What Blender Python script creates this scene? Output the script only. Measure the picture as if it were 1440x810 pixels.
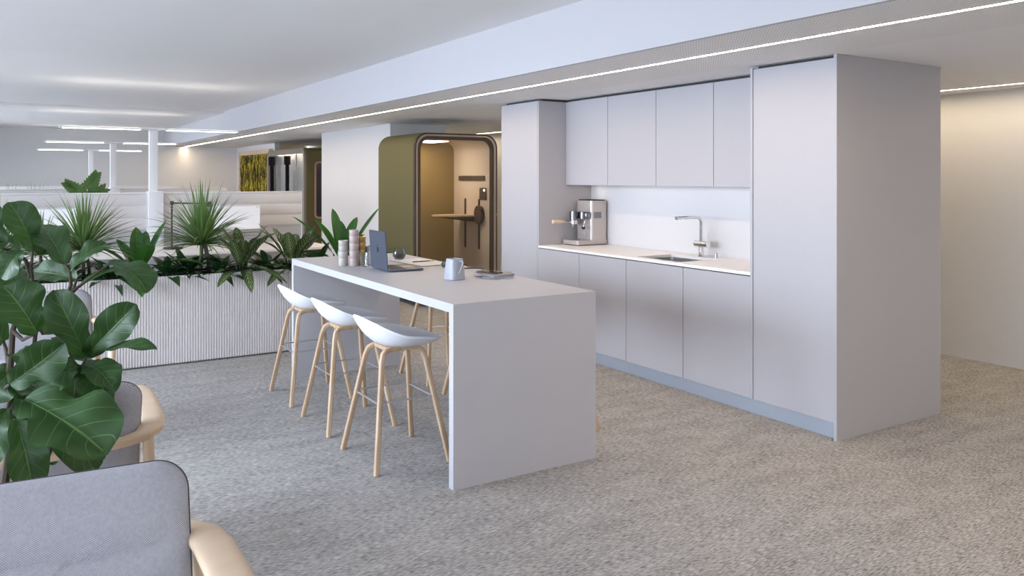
import bpy, bmesh, math, random
from mathutils import Vector, Matrix
random.seed(7)
PI = math.pi
sc = bpy.context.scene
for o in list(bpy.data.objects):
    bpy.data.objects.remove(o)

# ------------------------------------------------------------------ camera
CAM_H = 1.5
FPX = 1135.0
ANG = math.atan(708 / 1135.0)
FX, FY = math.sin(ANG), math.cos(ANG)
RX, RY = math.cos(ANG), -math.sin(ANG)
cd = bpy.data.cameras.new('camera')
cam = bpy.data.objects.new('camera', cd)
sc.collection.objects.link(cam)
cam.location = (0, 0, CAM_H)
cam.rotation_euler = (PI / 2, 0, -ANG)
cd.sensor_width = 36
cd.sensor_fit = 'HORIZONTAL'
cd.lens = 36 * FPX / 1440
cd.shift_y = -(405 - 250) / 1440
cd.clip_start = 0.05
sc.camera = cam

# ------------------------------------------------------------------ light and exposure
sc.view_settings.view_transform = 'Standard'
sc.view_settings.look = 'None'
sc.view_settings.gamma = 1
sc.view_settings.use_curve_mapping = False
sc.view_settings.exposure = 0.47
sc.cycles.use_denoising = True
sc.cycles.max_bounces = 10
sc.cycles.diffuse_bounces = 6
sc.cycles.transparent_max_bounces = 16
sc.cycles.sample_clamp_indirect = 6
sc.cycles.caustics_reflective = False
sc.cycles.caustics_refractive = False
W = bpy.data.worlds.new('sky')
sc.world = W
W.use_nodes = True
W.node_tree.nodes['Background'].inputs[0].default_value = (0.74, 0.82, 1.0, 1)
W.node_tree.nodes['Background'].inputs[1].default_value = 4.0

DAY = (0.72, 0.81, 1.0)
WARM = (1.0, 0.76, 0.52)
DAY_POWER = 92.0
LED_STRENGTH = 50.0
SOFFIT_Z = 2.205
CEIL_Z = 2.58
SX = 2.965            # soffit face
WX0, WX1 = -2.7, 6.73
WY0, WY1 = -5.0, 19.6


def area(name, loc, rot, sx, sy, power, col, spread=PI):
    ld = bpy.data.lights.new(name, 'AREA')
    ld.shape = 'RECTANGLE'
    ld.size, ld.size_y = sx, sy
    ld.energy = power
    ld.color = col
    ld.spread = spread
    o = bpy.data.objects.new(name, ld)
    o.location = loc
    o.rotation_euler = rot
    sc.collection.objects.link(o)
    return o


WINS = [(-4.6, -1.9), (-1.3, 1.4), (2.0, 4.7), (5.3, 8.0), (8.6, 11.3), (11.9, 14.6), (15.2, 17.9)]
for (a, b) in WINS:       # daylight standing outside each window of the left wall
    area('window_daylight', (WX0 - 0.75, (a + b) / 2, 1.6), (0, -math.radians(48), 0), 1.9, b - a, DAY_POWER * (0.22 if a < 0 else 1.9 if a < 6 else 0.35 if a < 13 else 1.8), DAY, math.radians(125))
FW = (-1.45, -0.35)          # high window in the wall behind the viewer
o = area('window_daylight', ((FW[0] + FW[1]) / 2, WY0 - 0.12, 2.28), (0, 0, 0), 0.8, 0.34, 14.0, DAY, math.radians(60))
o.rotation_euler = (Vector((0.5, 4.3, 0.0)) - o.location).to_track_quat('-Z', 'Y').to_euler()

# ------------------------------------------------------------------ materials


def nn(nt, t, **kw):
    n = nt.nodes.new(t)
    for k, v in kw.items():
        setattr(n, k, v)
    return n


def new_mat(name):
    m = bpy.data.materials.new(name)
    m.use_nodes = True
    return m, m.node_tree, m.node_tree.nodes['Principled BSDF']


def setc(inp, c):
    inp.default_value = (c[0], c[1], c[2], 1)


def mat(name, col, rough=0.5, metal=0.0, var=0.04, scale=8.0, bump=0.0, bscale=200.0, spec=0.5, coat=0.0, stretch=(1, 1, 1)):
    m, nt, b = new_mat(name)
    tc = nn(nt, 'ShaderNodeTexCoord')
    mp = nn(nt, 'ShaderNodeMapping')
    mp.inputs['Scale'].default_value = stretch
    nt.links.new(tc.outputs['Object'], mp.inputs[0])
    no = nn(nt, 'ShaderNodeTexNoise')
    no.inputs['Scale'].default_value = scale
    no.inputs['Detail'].default_value = 4
    nt.links.new(mp.outputs[0], no.inputs['Vector'])
    mx = nn(nt, 'ShaderNodeMix', data_type='RGBA')
    nt.links.new(no.outputs['Fac'], mx.inputs['Factor'])
    setc(mx.inputs['A'], [max(0, c * (1 - var)) for c in col])
    setc(mx.inputs['B'], [min(1, c * (1 + var)) for c in col])
    nt.links.new(mx.outputs['Result'], b.inputs['Base Color'])
    b.inputs['Roughness'].default_value = rough
    b.inputs['Metallic'].default_value = metal
    b.inputs['Specular IOR Level'].default_value = spec
    b.inputs['Coat Weight'].default_value = coat
    if bump:
        n2 = nn(nt, 'ShaderNodeTexNoise')
        n2.inputs['Scale'].default_value = bscale
        nt.links.new(mp.outputs[0], n2.inputs['Vector'])
        bp = nn(nt, 'ShaderNodeBump')
        bp.inputs['Strength'].default_value = bump
        bp.inputs['Distance'].default_value = 0.002
        nt.links.new(n2.outputs['Fac'], bp.inputs['Height'])
        nt.links.new(bp.outputs[0], b.inputs['Normal'])
    return m


def emis(name, col, s):
    m, nt, b = new_mat(name)
    setc(b.inputs['Base Color'], (0.8, 0.8, 0.8))
    setc(b.inputs['Emission Color'], col)
    b.inputs['Emission Strength'].default_value = s
    return m


def wood(name, col, dark, scale=14, stretch=(1, 1, 0.08), rough=0.45):
    m, nt, b = new_mat(name)
    tc = nn(nt, 'ShaderNodeTexCoord')
    mp = nn(nt, 'ShaderNodeMapping')
    mp.inputs['Scale'].default_value = stretch
    nt.links.new(tc.outputs['Object'], mp.inputs[0])
    no = nn(nt, 'ShaderNodeTexNoise')
    no.inputs['Scale'].default_value = scale
    no.inputs['Detail'].default_value = 6
    no.inputs['Distortion'].default_value = 1.2
    nt.links.new(mp.outputs[0], no.inputs['Vector'])
    cr = nn(nt, 'ShaderNodeValToRGB')
    cr.color_ramp.elements[0].position = 0.35
    cr.color_ramp.elements[1].position = 0.62
    cr.color_ramp.elements[0].color = (*dark, 1)
    cr.color_ramp.elements[1].color = (*col, 1)
    nt.links.new(no.outputs['Fac'], cr.inputs[0])
    nt.links.new(cr.outputs[0], b.inputs['Base Color'])
    b.inputs['Roughness'].default_value = rough
    return m


def math_node(nt, op, a, b=None, clamp=False):
    n = nn(nt, 'ShaderNodeMath', operation=op)
    n.use_clamp = clamp
    for i, x in enumerate((a, b)):
        if x is None:
            continue
        if isinstance(x, (int, float)):
            n.inputs[i].default_value = x
        else:
            nt.links.new(x, n.inputs[i])
    return n.outputs[0]


def leafmat(name, col, vein, nveins=7, slant=2.0, width=0.10, mid=0.05, vmix=0.8, rough=0.38, trans=0.35, tcol=None, var=0.25):
    """leaf with a midrib and slanted side veins laid out on the leaf's own uv"""
    m, nt, b = new_mat(name)
    uv = nn(nt, 'ShaderNodeUVMap')
    uv.uv_map = 'UVMap'
    sp = nn(nt, 'ShaderNodeSeparateXYZ')
    nt.links.new(uv.outputs[0], sp.inputs[0])
    a = math_node(nt, 'MULTIPLY', math_node(nt, 'ABSOLUTE', math_node(nt, 'SUBTRACT', sp.outputs[0], 0.5)), 2.0)
    ph = math_node(nt, 'SUBTRACT', math_node(nt, 'MULTIPLY', sp.outputs[1], float(nveins)), math_node(nt, 'MULTIPLY', a, slant))
    fr = math_node(nt, 'ABSOLUTE', math_node(nt, 'SUBTRACT', math_node(nt, 'FRACT', math_node(nt, 'ADD', ph, 10.0)), 0.5))
    v1 = math_node(nt, 'SUBTRACT', 1.0, math_node(nt, 'DIVIDE', fr, width), clamp=True)
    v1 = math_node(nt, 'MULTIPLY', v1, math_node(nt, 'SUBTRACT', 1.25, a, clamp=True))
    v2 = math_node(nt, 'SUBTRACT', 1.0, math_node(nt, 'DIVIDE', a, mid), clamp=True)
    vv = math_node(nt, 'MAXIMUM', v1, v2, clamp=True)
    vf = math_node(nt, 'MULTIPLY', vv, vmix)
    tc = nn(nt, 'ShaderNodeTexCoord')
    no = nn(nt, 'ShaderNodeTexNoise')
    no.inputs['Scale'].default_value = 7
    nt.links.new(tc.outputs['Object'], no.inputs['Vector'])
    m0 = nn(nt, 'ShaderNodeMix', data_type='RGBA')
    nt.links.new(no.outputs['Fac'], m0.inputs['Factor'])
    setc(m0.inputs['A'], [c * (1 - var) for c in col])
    setc(m0.inputs['B'], [c * (1 + var) for c in col])
    m1 = nn(nt, 'ShaderNodeMix', data_type='RGBA')
    nt.links.new(vf, m1.inputs['Factor'])
    nt.links.new(m0.outputs['Result'], m1.inputs['A'])
    setc(m1.inputs['B'], vein)
    nt.links.new(m1.outputs['Result'], b.inputs['Base Color'])
    b.inputs['Roughness'].default_value = rough
    bp = nn(nt, 'ShaderNodeBump')
    bp.inputs['Strength'].default_value = 0.35
    bp.inputs['Distance'].default_value = 0.004
    bp.invert = True
    nt.links.new(vv, bp.inputs['Height'])
    nt.links.new(bp.outputs[0], b.inputs['Normal'])
    tr = nn(nt, 'ShaderNodeBsdfTranslucent')
    mt = nn(nt, 'ShaderNodeMix', data_type='RGBA', blend_type='MULTIPLY')
    mt.inputs['Factor'].default_value = 1
    nt.links.new(m1.outputs['Result'], mt.inputs['A'])
    setc(mt.inputs['B'], tcol or (1.0, 1.0, 0.6))
    gm = nn(nt, 'ShaderNodeGamma')
    gm.inputs[1].default_value = 0.75
    nt.links.new(mt.outputs['Result'], gm.inputs[0])
    nt.links.new(gm.outputs[0], tr.inputs[0])
    mxs = nn(nt, 'ShaderNodeMixShader')
    mxs.inputs[0].default_value = trans
    nt.links.new(b.outputs[0], mxs.inputs[1])
    nt.links.new(tr.outputs[0], mxs.inputs[2])
    nt.links.new(mxs.outputs[0], nt.nodes['Material Output'].inputs[0])
    return m


def clear_glass(name, tint=(0.97, 0.98, 0.98), refl=0.08, blend=0.25):
    m, nt, b = new_mat(name)
    nt.nodes.remove(b)
    t = nn(nt, 'ShaderNodeBsdfTransparent')
    setc(t.inputs[0], tint)
    g = nn(nt, 'ShaderNodeBsdfGlossy')
    g.inputs['Roughness'].default_value = 0.02
    lw = nn(nt, 'ShaderNodeLayerWeight')
    lw.inputs[0].default_value = blend
    f = math_node(nt, 'ADD', math_node(nt, 'MULTIPLY', lw.outputs['Fresnel'], 0.8), refl * 0.3, clamp=True)
    mx = nn(nt, 'ShaderNodeMixShader')
    nt.links.new(f, mx.inputs[0])
    nt.links.new(t.outputs[0], mx.inputs[1])
    nt.links.new(g.outputs[0], mx.inputs[2])
    nt.links.new(mx.outputs[0], nt.nodes['Material Output'].inputs[0])
    return m


def carpet():
    m, nt, b = new_mat('carpet')
    tc = nn(nt, 'ShaderNodeTexCoord')
    mp = nn(nt, 'ShaderNodeMapping')
    mp.inputs['Scale'].default_value = (34, 190, 1)
    nt.links.new(tc.outputs['Object'], mp.inputs[0])
    no = nn(nt, 'ShaderNodeTexNoise')
    no.inputs['Scale'].default_value = 1
    no.inputs['Detail'].default_value = 3
    no.inputs['Distortion'].default_value = 0.4
    nt.links.new(mp.outputs[0], no.inputs['Vector'])
    mp2 = nn(nt, 'ShaderNodeMapping')
    mp2.inputs['Scale'].default_value = (3, 9, 1)
    nt.links.new(tc.outputs['Object'], mp2.inputs[0])
    n2 = nn(nt, 'ShaderNodeTexNoise')
    n2.inputs['Scale'].default_value = 1
    n2.inputs['Detail'].default_value = 8
    n2.inputs['Roughness'].default_value = 0.7
    nt.links.new(mp2.outputs[0], n2.inputs['Vector'])
    f = math_node(nt, 'ADD', math_node(nt, 'MULTIPLY', no.outputs['Fac'], 0.75), math_node(nt, 'MULTIPLY', n2.outputs['Fac'], 0.25))
    cr = nn(nt, 'ShaderNodeValToRGB')
    cr.color_ramp.elements[0].position = 0.36
    cr.color_ramp.elements[1].position = 0.64
    cr.color_ramp.elements[0].color = (0.18, 0.168, 0.156, 1)
    cr.color_ramp.elements[1].color = (0.58, 0.555, 0.52, 1)
    nt.links.new(f, cr.inputs[0])
    nt.links.new(cr.outputs[0], b.inputs['Base Color'])
    b.inputs['Roughness'].default_value = 0.95
    b.inputs['Specular IOR Level'].default_value = 0.15
    bp = nn(nt, 'ShaderNodeBump')
    bp.inputs['Strength'].default_value = 0.8
    bp.inputs['Distance'].default_value = 0.006
    nt.links.new(no.outputs['Fac'], bp.inputs['Height'])
    nt.links.new(bp.outputs[0], b.inputs['Normal'])
    return m


def perforated():
    m, nt, b = new_mat('perforated_board')
    tc = nn(nt, 'ShaderNodeTexCoord')
    mp = nn(nt, 'ShaderNodeMapping')
    mp.inputs['Scale'].default_value = (50, 50, 0)
    nt.links.new(tc.outputs['Object'], mp.inputs[0])
    fr = nn(nt, 'ShaderNodeVectorMath', operation='FRACTION')
    nt.links.new(mp.outputs[0], fr.inputs[0])
    sb = nn(nt, 'ShaderNodeVectorMath', operation='SUBTRACT')
    sb.inputs[1].default_value = (0.5, 0.5, 0)
    nt.links.new(fr.outputs[0], sb.inputs[0])
    ln = nn(nt, 'ShaderNodeVectorMath', operation='LENGTH')
    nt.links.new(sb.outputs[0], ln.inputs[0])
    hole = math_node(nt, 'LESS_THAN', ln.outputs['Value'], 0.2)
    mx = nn(nt, 'ShaderNodeMix', data_type='RGBA')
    nt.links.new(hole, mx.inputs['Factor'])
    setc(mx.inputs['A'], (0.88, 0.87, 0.86))
    setc(mx.inputs['B'], (0.40, 0.38, 0.37))
    nt.links.new(mx.outputs['Result'], b.inputs['Base Color'])
    b.inputs['Roughness'].default_value = 0.8
    return m


def weave(name, light, dark, pitch=0.0055):
    m, nt, b = new_mat(name)
    tc = nn(nt, 'ShaderNodeTexCoord')
    sp = nn(nt, 'ShaderNodeSeparateXYZ')
    nt.links.new(tc.outputs['Object'], sp.inputs[0])
    k = 2 * PI / pitch
    sx = math_node(nt, 'SINE', math_node(nt, 'MULTIPLY', sp.outputs[0], k))
    sz = math_node(nt, 'SINE', math_node(nt, 'MULTIPLY', math_node(nt, 'ADD', sp.outputs[2], sp.outputs[1]), k))
    pr_ = math_node(nt, 'MULTIPLY', sx, sz)
    no = nn(nt, 'ShaderNodeTexNoise')
    no.inputs['Scale'].default_value = 120
    nt.links.new(tc.outputs['Object'], no.inputs['Vector'])
    f = math_node(nt, 'ADD', math_node(nt, 'MULTIPLY', pr_, 0.42), math_node(nt, 'ADD', math_node(nt, 'MULTIPLY', no.outputs['Fac'], 0.3), 0.38), clamp=True)
    mx = nn(nt, 'ShaderNodeMix', data_type='RGBA')
    nt.links.new(f, mx.inputs['Factor'])
    setc(mx.inputs['A'], dark)
    setc(mx.inputs['B'], light)
    nt.links.new(mx.outputs['Result'], b.inputs['Base Color'])
    b.inputs['Roughness'].default_value = 0.95
    b.inputs['Specular IOR Level'].default_value = 0.2
    bp = nn(nt, 'ShaderNodeBump')
    bp.inputs['Strength'].default_value = 0.5
    bp.inputs['Distance'].default_value = 0.0015
    nt.links.new(f, bp.inputs['Height'])
    nt.links.new(bp.outputs[0], b.inputs['Normal'])
    return m


def moss():
    m, nt, b = new_mat('moss')
    tc = nn(nt, 'ShaderNodeTexCoord')
    mp = nn(nt, 'ShaderNodeMapping')
    mp.inputs['Scale'].default_value = (1, 9, 2.2)
    nt.links.new(tc.outputs['Object'], mp.inputs[0])
    no = nn(nt, 'ShaderNodeTexNoise')
    no.inputs['Scale'].default_value = 1.6
    no.inputs['Detail'].default_value = 9
    no.inputs['Distortion'].default_value = 0.8
    nt.links.new(mp.outputs[0], no.inputs['Vector'])
    cr = nn(nt, 'ShaderNodeValToRGB')
    e = cr.color_ramp.elements
    e[0].position = 0.38
    e[0].color = (0.025, 0.018, 0.004, 1)
    e[1].position = 0.66
    e[1].color = (0.60, 0.47, 0.04, 1)
    x = e.new(0.5)
    x.color = (0.14, 0.115, 0.012, 1)
    nt.links.new(no.outputs['Fac'], cr.inputs[0])
    nt.links.new(cr.outputs[0], b.inputs['Base Color'])
    b.inputs['Roughness'].default_value = 1
    return m


M = {
    'carpet': carpet(),
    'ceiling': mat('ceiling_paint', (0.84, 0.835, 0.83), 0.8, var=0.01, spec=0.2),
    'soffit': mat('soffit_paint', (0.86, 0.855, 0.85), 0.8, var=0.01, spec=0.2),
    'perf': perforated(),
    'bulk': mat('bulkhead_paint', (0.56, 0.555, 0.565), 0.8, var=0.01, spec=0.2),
    'wall': mat('wall_paint', (0.72, 0.715, 0.71), 0.8, var=0.015, spec=0.2),
    'wallw': mat('white_wall_paint', (0.62, 0.615, 0.61), 0.8, var=0.01, spec=0.2),
    'cab': mat('cabinet_lacquer', (0.44, 0.43, 0.445), 0.42, var=0.01, spec=0.4),
    'cabin': mat('cabinet_carcass', (0.50, 0.50, 0.51), 0.6, var=0.01),
    'gap': mat('painted_gap_shade', (0.05, 0.05, 0.05), 0.9, var=0.02),  # near-black colour standing in for the shade inside narrow gaps
    'plinth': mat('brushed_plinth', (0.50, 0.56, 0.64), 0.35, 0.5, var=0.03),
    'island': mat('island_laminate', (0.50, 0.49, 0.505), 0.45, var=0.012, spec=0.4),
    'worktop': mat('worktop_stone', (0.84, 0.80, 0.77), 0.4, var=0.02, scale=30),
    'splash': mat('backsplash_panel', (0.62, 0.61, 0.61), 0.3, var=0.01),
    'steel': mat('brushed_steel', (0.60, 0.59, 0.58), 0.28, 1.0, var=0.05),
    'dsteel': mat('dark_steel', (0.22, 0.22, 0.23), 0.25, 1.0, var=0.05),
    'page': mat('grey_page_edges', (0.40, 0.38, 0.38), 0.9, var=0.05),
    'chrome': mat('chrome', (0.78, 0.77, 0.76), 0.08, 1.0, var=0.01),
    'wire': mat('zinc_wire', (0.75, 0.75, 0.78), 0.3, 0.9, var=0.02),
    'oak': wood('light_oak', (0.54, 0.39, 0.25), (0.42, 0.28, 0.165)),
    'oak_pale': wood('pale_oak', (0.74, 0.57, 0.40), (0.62, 0.45, 0.29), scale=10, stretch=(0.3, 0.3, 1)),
    'oak_desk': wood('desk_oak', (0.66, 0.50, 0.32), (0.56, 0.40, 0.24), scale=9, stretch=(0.3, 1, 1)),
    'shell': mat('stool_shell_plastic', (0.80, 0.81, 0.83), 0.38, var=0.005),
    'fabric': weave('chair_weave', (0.62, 0.61, 0.64), (0.15, 0.15, 0.165)),
    'piping': mat('dark_piping', (0.07, 0.07, 0.08), 0.9),
    'screenfab': mat('screen_felt', (0.70, 0.665, 0.64), 0.95, var=0.04, bump=0.3, bscale=600, spec=0.1),
    'screengrey': mat('screen_lower_grey', (0.50, 0.49, 0.48), 0.9, var=0.02),
    'white': mat('white_powder_coat', (0.80, 0.80, 0.81), 0.5, var=0.005),
    'desktop': mat('desk_laminate', (0.76, 0.71, 0.65), 0.5, var=0.02),
    'planter': mat('fluted_panel', (0.75, 0.71, 0.69), 0.65, var=0.03),
    'soil': mat('soil', (0.03, 0.022, 0.016), 1.0, var=0.5, scale=60, bump=1, bscale=80),
    'black': mat('black_powder_coat', (0.015, 0.015, 0.016), 0.5, var=0.02),
    'rubber': mat('black_rubber', (0.02, 0.018, 0.018), 0.7, var=0.02),
    'olive': mat('olive_felt_shell', (0.125, 0.110, 0.050), 0.85, var=0.03, bump=0.15, bscale=500, spec=0.2),
    'olive_in': mat('olive_felt_lining', (0.28, 0.20, 0.075), 0.9, var=0.04, bump=0.2, bscale=500, spec=0.1),
    'cream': mat('cream_felt', (0.68, 0.60, 0.52), 0.9, var=0.02, bump=0.15, bscale=500, spec=0.1),
    'brown': mat('dark_brown_trim', (0.075, 0.05, 0.038), 0.5, var=0.03),
    'taupe': mat('taupe_frame', (0.20, 0.17, 0.14), 0.5, var=0.03),
    'alu': mat('anodised_strip', (0.50, 0.45, 0.40), 0.3, 0.8, var=0.02),
    'pinkframe': mat('copper_window_rim', (0.42, 0.26, 0.20), 0.4, 0.3, var=0.02),
    'darkglass': mat('dark_glass', (0.012, 0.010, 0.010), 0.08, var=0.01),
    'glass': clear_glass('clear_glass'),
    'glass_soft': clear_glass('pod_glass', refl=0.02, blend=0.08),
    'matte': mat('matte_black', (0.01, 0.01, 0.011), 0.9, spec=0.05),
    'glassware': clear_glass('glassware', (0.93, 0.94, 0.94), 0.12),
    'coffee': mat('black_coffee', (0.015, 0.006, 0.003), 0.1),
    'mug': mat('pale_blue_grey_ceramic', (0.36, 0.375, 0.41), 0.4, var=0.02),
    'machine': mat('warm_grey_metal', (0.52, 0.46, 0.42), 0.3, 0.35, var=0.02),
    'laptop': mat('dark_grey_aluminium', (0.085, 0.10, 0.135), 0.4, 0.4, var=0.02),
    'logo': mat('mirror_black_logo', (0.01, 0.012, 0.02), 0.2),
    'tin': mat('rose_beige_metal', (0.44, 0.35, 0.32), 0.5, 0.15, var=0.03),
    'tinlight': mat('silver_beige_metal', (0.46, 0.42, 0.37), 0.5, 0.15, var=0.03),
    'gold': mat('brass_gold_metal', (0.50, 0.34, 0.12), 0.35, 0.8, var=0.03),
    'paper': mat('cream_paper', (0.80, 0.76, 0.70), 0.9, var=0.02),
    'lilac': mat('lilac_grey_cover', (0.30, 0.28, 0.31), 0.6, var=0.02),
    'greygreen': mat('grey_green_cover', (0.24, 0.24, 0.22), 0.6, var=0.03),
    'darkred': mat('dark_red_cover', (0.05, 0.02, 0.02), 0.5),
    'trunk': mat('bark', (0.10, 0.085, 0.06), 0.9, var=0.3, scale=40, bump=0.6, bscale=60),
    'figtrunk': mat('fig_stem_bark', (0.055, 0.040, 0.025), 0.85, var=0.3, scale=40),
    'pot': mat('white_ceramic_pot', (0.62, 0.62, 0.61), 0.5, var=0.02),
    'fig': leafmat('fig_leaf', (0.022, 0.064, 0.012), (0.13, 0.24, 0.06), 6, 1.7, 0.045, 0.045, 0.75, 0.46, 0.16, (0.9, 1.0, 0.5)),
    'blade': leafmat('dracaena_blade', (0.11, 0.20, 0.055), (0.36, 0.46, 0.20), 1, 0, 0.001, 0.35, 0.4, 0.35, 0.3),
    'broad': leafmat('glossy_broad_leaf', (0.035, 0.13, 0.02), (0.11, 0.24, 0.05), 12, 2.5, 0.06, 0.06, 0.6, 0.28, 0.25),
    'pattern': leafmat('feathered_leaf', (0.015, 0.050, 0.014), (0.48, 0.54, 0.24), 9, 2.2, 0.26, 0.07, 0.95, 0.35, 0.2),
    'lowleaf': leafmat('dark_low_leaf', (0.020, 0.060, 0.018), (0.07, 0.15, 0.04), 8, 2.2, 0.08, 0.05, 0.6, 0.35, 0.2),
    'monst': leafmat('far_split_leaf', (0.06, 0.16, 0.03), (0.30, 0.40, 0.12), 8, 2.0, 0.15, 0.06, 0.8, 0.4, 0.25),
    'moss': moss(),
    'led': emis('led_warm', (1.0, 0.77, 0.54), LED_STRENGTH),
    'led_far': emis('led_warm_corridor', (1.0, 0.80, 0.56), LED_STRENGTH * 0.8),
    'lamp': emis('luminaire_white', (1.0, 0.97, 0.94), 5.0),
    'lampup': emis('luminaire_uplight', (1.0, 0.93, 0.86), 4.0),
    'podlight': emis('pod_light', (1.0, 0.82, 0.62), 11.0),
    'underled': emis('under_cabinet_led', (1.0, 0.91, 0.82), 2.6),
    'spot': emis('under_cabinet_spot', (1.0, 0.80, 0.60), 22.0),
    'screen': emis('monitor_white_screen', (0.86, 0.90, 1.0), 0.12),
}

# ------------------------------------------------------------------ mesh helpers


class MB:
    """collects shapes into one mesh"""

    def __init__(self, uv=False):
        self.bm = bmesh.new()
        self.uv = self.bm.loops.layers.uv.new('UVMap') if uv else None

    def box(self, x0, x1, y0, y1, z0, z1, bev=0.0, seg=2):
        r = bmesh.ops.create_cube(self.bm, size=1)
        vs = r['verts']
        for v in vs:
            v.co = Vector((x0 + (v.co.x + .5) * (x1 - x0), y0 + (v.co.y + .5) * (y1 - y0), z0 + (v.co.z + .5) * (z1 - z0)))
        if bev > 0:
            es = list({e for v in vs for e in v.link_edges})
            bmesh.ops.bevel(self.bm, geom=es, offset=bev, segments=seg, profile=0.5, affect='EDGES')
        return self

    def cyl(self, p0, p1, r0, r1=None, n=20):
        return self.tube([p0, p1], [r0, r0 if r1 is None else r1], n)

    def tube(self, pts, rs, n=12, cap=True):
        if isinstance(rs, (int, float)):
            rs = [rs] * len(pts)
        return self.sweep(pts, [2 * r for r in rs], [2 * r for r in rs], n=n, power=2.0, cap=cap)

    def sweep(self, pts, ws, hs, up=None, n=12, power=2.0, cap=True):
        pts = [Vector(p) for p in pts]
        if isinstance(ws, (int, float)):
            ws = [ws] * len(pts)
        if isinstance(hs, (int, float)):
            hs = [hs] * len(pts)
        rings = []
        t0 = (pts[1] - pts[0]).normalized()
        ref = Vector(up) if up else (Vector((0, 0, 1)) if abs(t0.z) < 0.9 else Vector((1, 0, 0)))
        side = t0.cross(ref).normalized()
        for i, p in enumerate(pts):
            a = pts[max(i - 1, 0)]
            b = pts[min(i + 1, len(pts) - 1)]
            t = (b - a).normalized()
            if up:
                s = t.cross(ref)
                side = s.normalized() if s.length > 1e-5 else side
            else:
                side = (side - t * side.dot(t)).normalized()
            u = side.cross(t).normalized()
            ring = []
            for k in range(n):
                th = 2 * PI * (k + 0.5) / n
                c, s_ = math.cos(th), math.sin(th)
                cc = math.copysign(abs(c) ** (2 / power), c)
                ss = math.copysign(abs(s_) ** (2 / power), s_)
                ring.append(self.bm.verts.new(p + side * cc * ws[i] / 2 + u * ss * hs[i] / 2))
            rings.append(ring)
        for a, b in zip(rings, rings[1:]):
            for k in range(n):
                self.bm.faces.new((a[k], a[(k + 1) % n], b[(k + 1) % n], b[k]))
        if cap:
            self.bm.faces.new(list(reversed(rings[0])))
            self.bm.faces.new(rings[-1])
        return self

    def lathe(self, prof, c=(0, 0, 0), n=32, sq=2.0, closed=False, rot=0.0):
        rings = []
        for r, z in prof:
            ring = []
            for k in range(n):
                th = 2 * PI * k / n
                co, si = math.cos(th), math.sin(th)
                x = math.copysign(abs(co) ** (2 / sq), co) * r
                y = math.copysign(abs(si) ** (2 / sq), si) * r
                xr = x * math.cos(rot) - y * math.sin(rot)
                yr = x * math.sin(rot) + y * math.cos(rot)
                ring.append(self.bm.verts.new((c[0] + xr, c[1] + yr, c[2] + z)))
            rings.append(ring)
        for a, b in zip(rings, rings[1:]):
            for k in range(n):
                self.bm.faces.new((a[k], a[(k + 1) % n], b[(k + 1) % n], b[k]))
        if closed:
            a, b = rings[-1], rings[0]
            for k in range(n):
                self.bm.faces.new((a[k], a[(k + 1) % n], b[(k + 1) % n], b[k]))
        else:
            self.bm.faces.new(list(reversed(rings[0])))
            self.bm.faces.new(rings[-1])
        return self

    def prism(self, poly, mp, d0, d1):
        """poly of (a, b); mp(a, b, d) gives the point"""
        f = [self.bm.verts.new(mp(a, b, d0)) for a, b in poly]
        g = [self.bm.verts.new(mp(a, b, d1)) for a, b in poly]
        n = len(poly)
        self.bm.faces.new(f)
        self.bm.faces.new(list(reversed(g)))
        for k in range(n):
            self.bm.faces.new((f[k], g[k], g[(k + 1) % n], f[(k + 1) % n]))
        return self

    def ringprism(self, outer, inner, mp, d0, d1):
        n = len(outer)
        rows = [[self.bm.verts.new(mp(a, b, d)) for a, b in poly] for poly, d in ((outer, d0), (outer, d1), (inner, d1), (inner, d0))]
        for i in range(4):
            a, b = rows[i], rows[(i + 1) % 4]
            for k in range(n):
                self.bm.faces.new((a[k], a[(k + 1) % n], b[(k + 1) % n], b[k]))
        return self

    def leaf(self, p0, p1, p2, w, up=(0, 0, 1), n=12, k=3, shape=None, fold=0.15, ruffle=0.0, seed=0, nr=3.0):
        """bent leaf along a quadratic curve p0-p1-p2"""
        p0, p1, p2, up = Vector(p0), Vector(p1), Vector(p2), Vector(up)
        shape = shape or (lambda t: math.sin(PI * min(1, t ** 0.8)) ** 0.8)
        rows = []
        side = None
        for i in range(n + 1):
            t = i / n
            p = p0 * (1 - t) ** 2 + p1 * 2 * t * (1 - t) + p2 * t * t
            tg = ((p1 - p0) * (1 - t) + (p2 - p1) * t).normalized()
            s = tg.cross(up)
            if s.length < 0.15 and side is not None:
                s = side
            s.normalize()
            if side is not None and s.dot(side) < 0:
                s = -s
            side = s
            nrm = s.cross(tg).normalized()
            ww = w * 0.5 * shape(t)
            row = []
            for j in range(-k, k + 1):
                a = j / k
                off = fold * abs(a) * ww * 2 - fold * 0.8 * ww * a * a
                rf = ruffle * w * math.sin(t * nr * 2 * PI + seed + (1.7 if a > 0 else 0)) * abs(a) ** 2
                row.append(self.bm.verts.new(p + s * a * ww + nrm * (off + rf)))
            rows.append(row)
        for i in range(n):
            for j in range(2 * k):
                f = self.bm.faces.new((rows[i][j], rows[i][j + 1], rows[i + 1][j + 1], rows[i + 1][j]))
                if self.uv:
                    for lp, (jj, ii) in zip(f.loops, ((j, i), (j + 1, i), (j + 1, i + 1), (j, i + 1))):
                        lp[self.uv].uv = (jj / (2 * k), ii / n)
        return self

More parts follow.
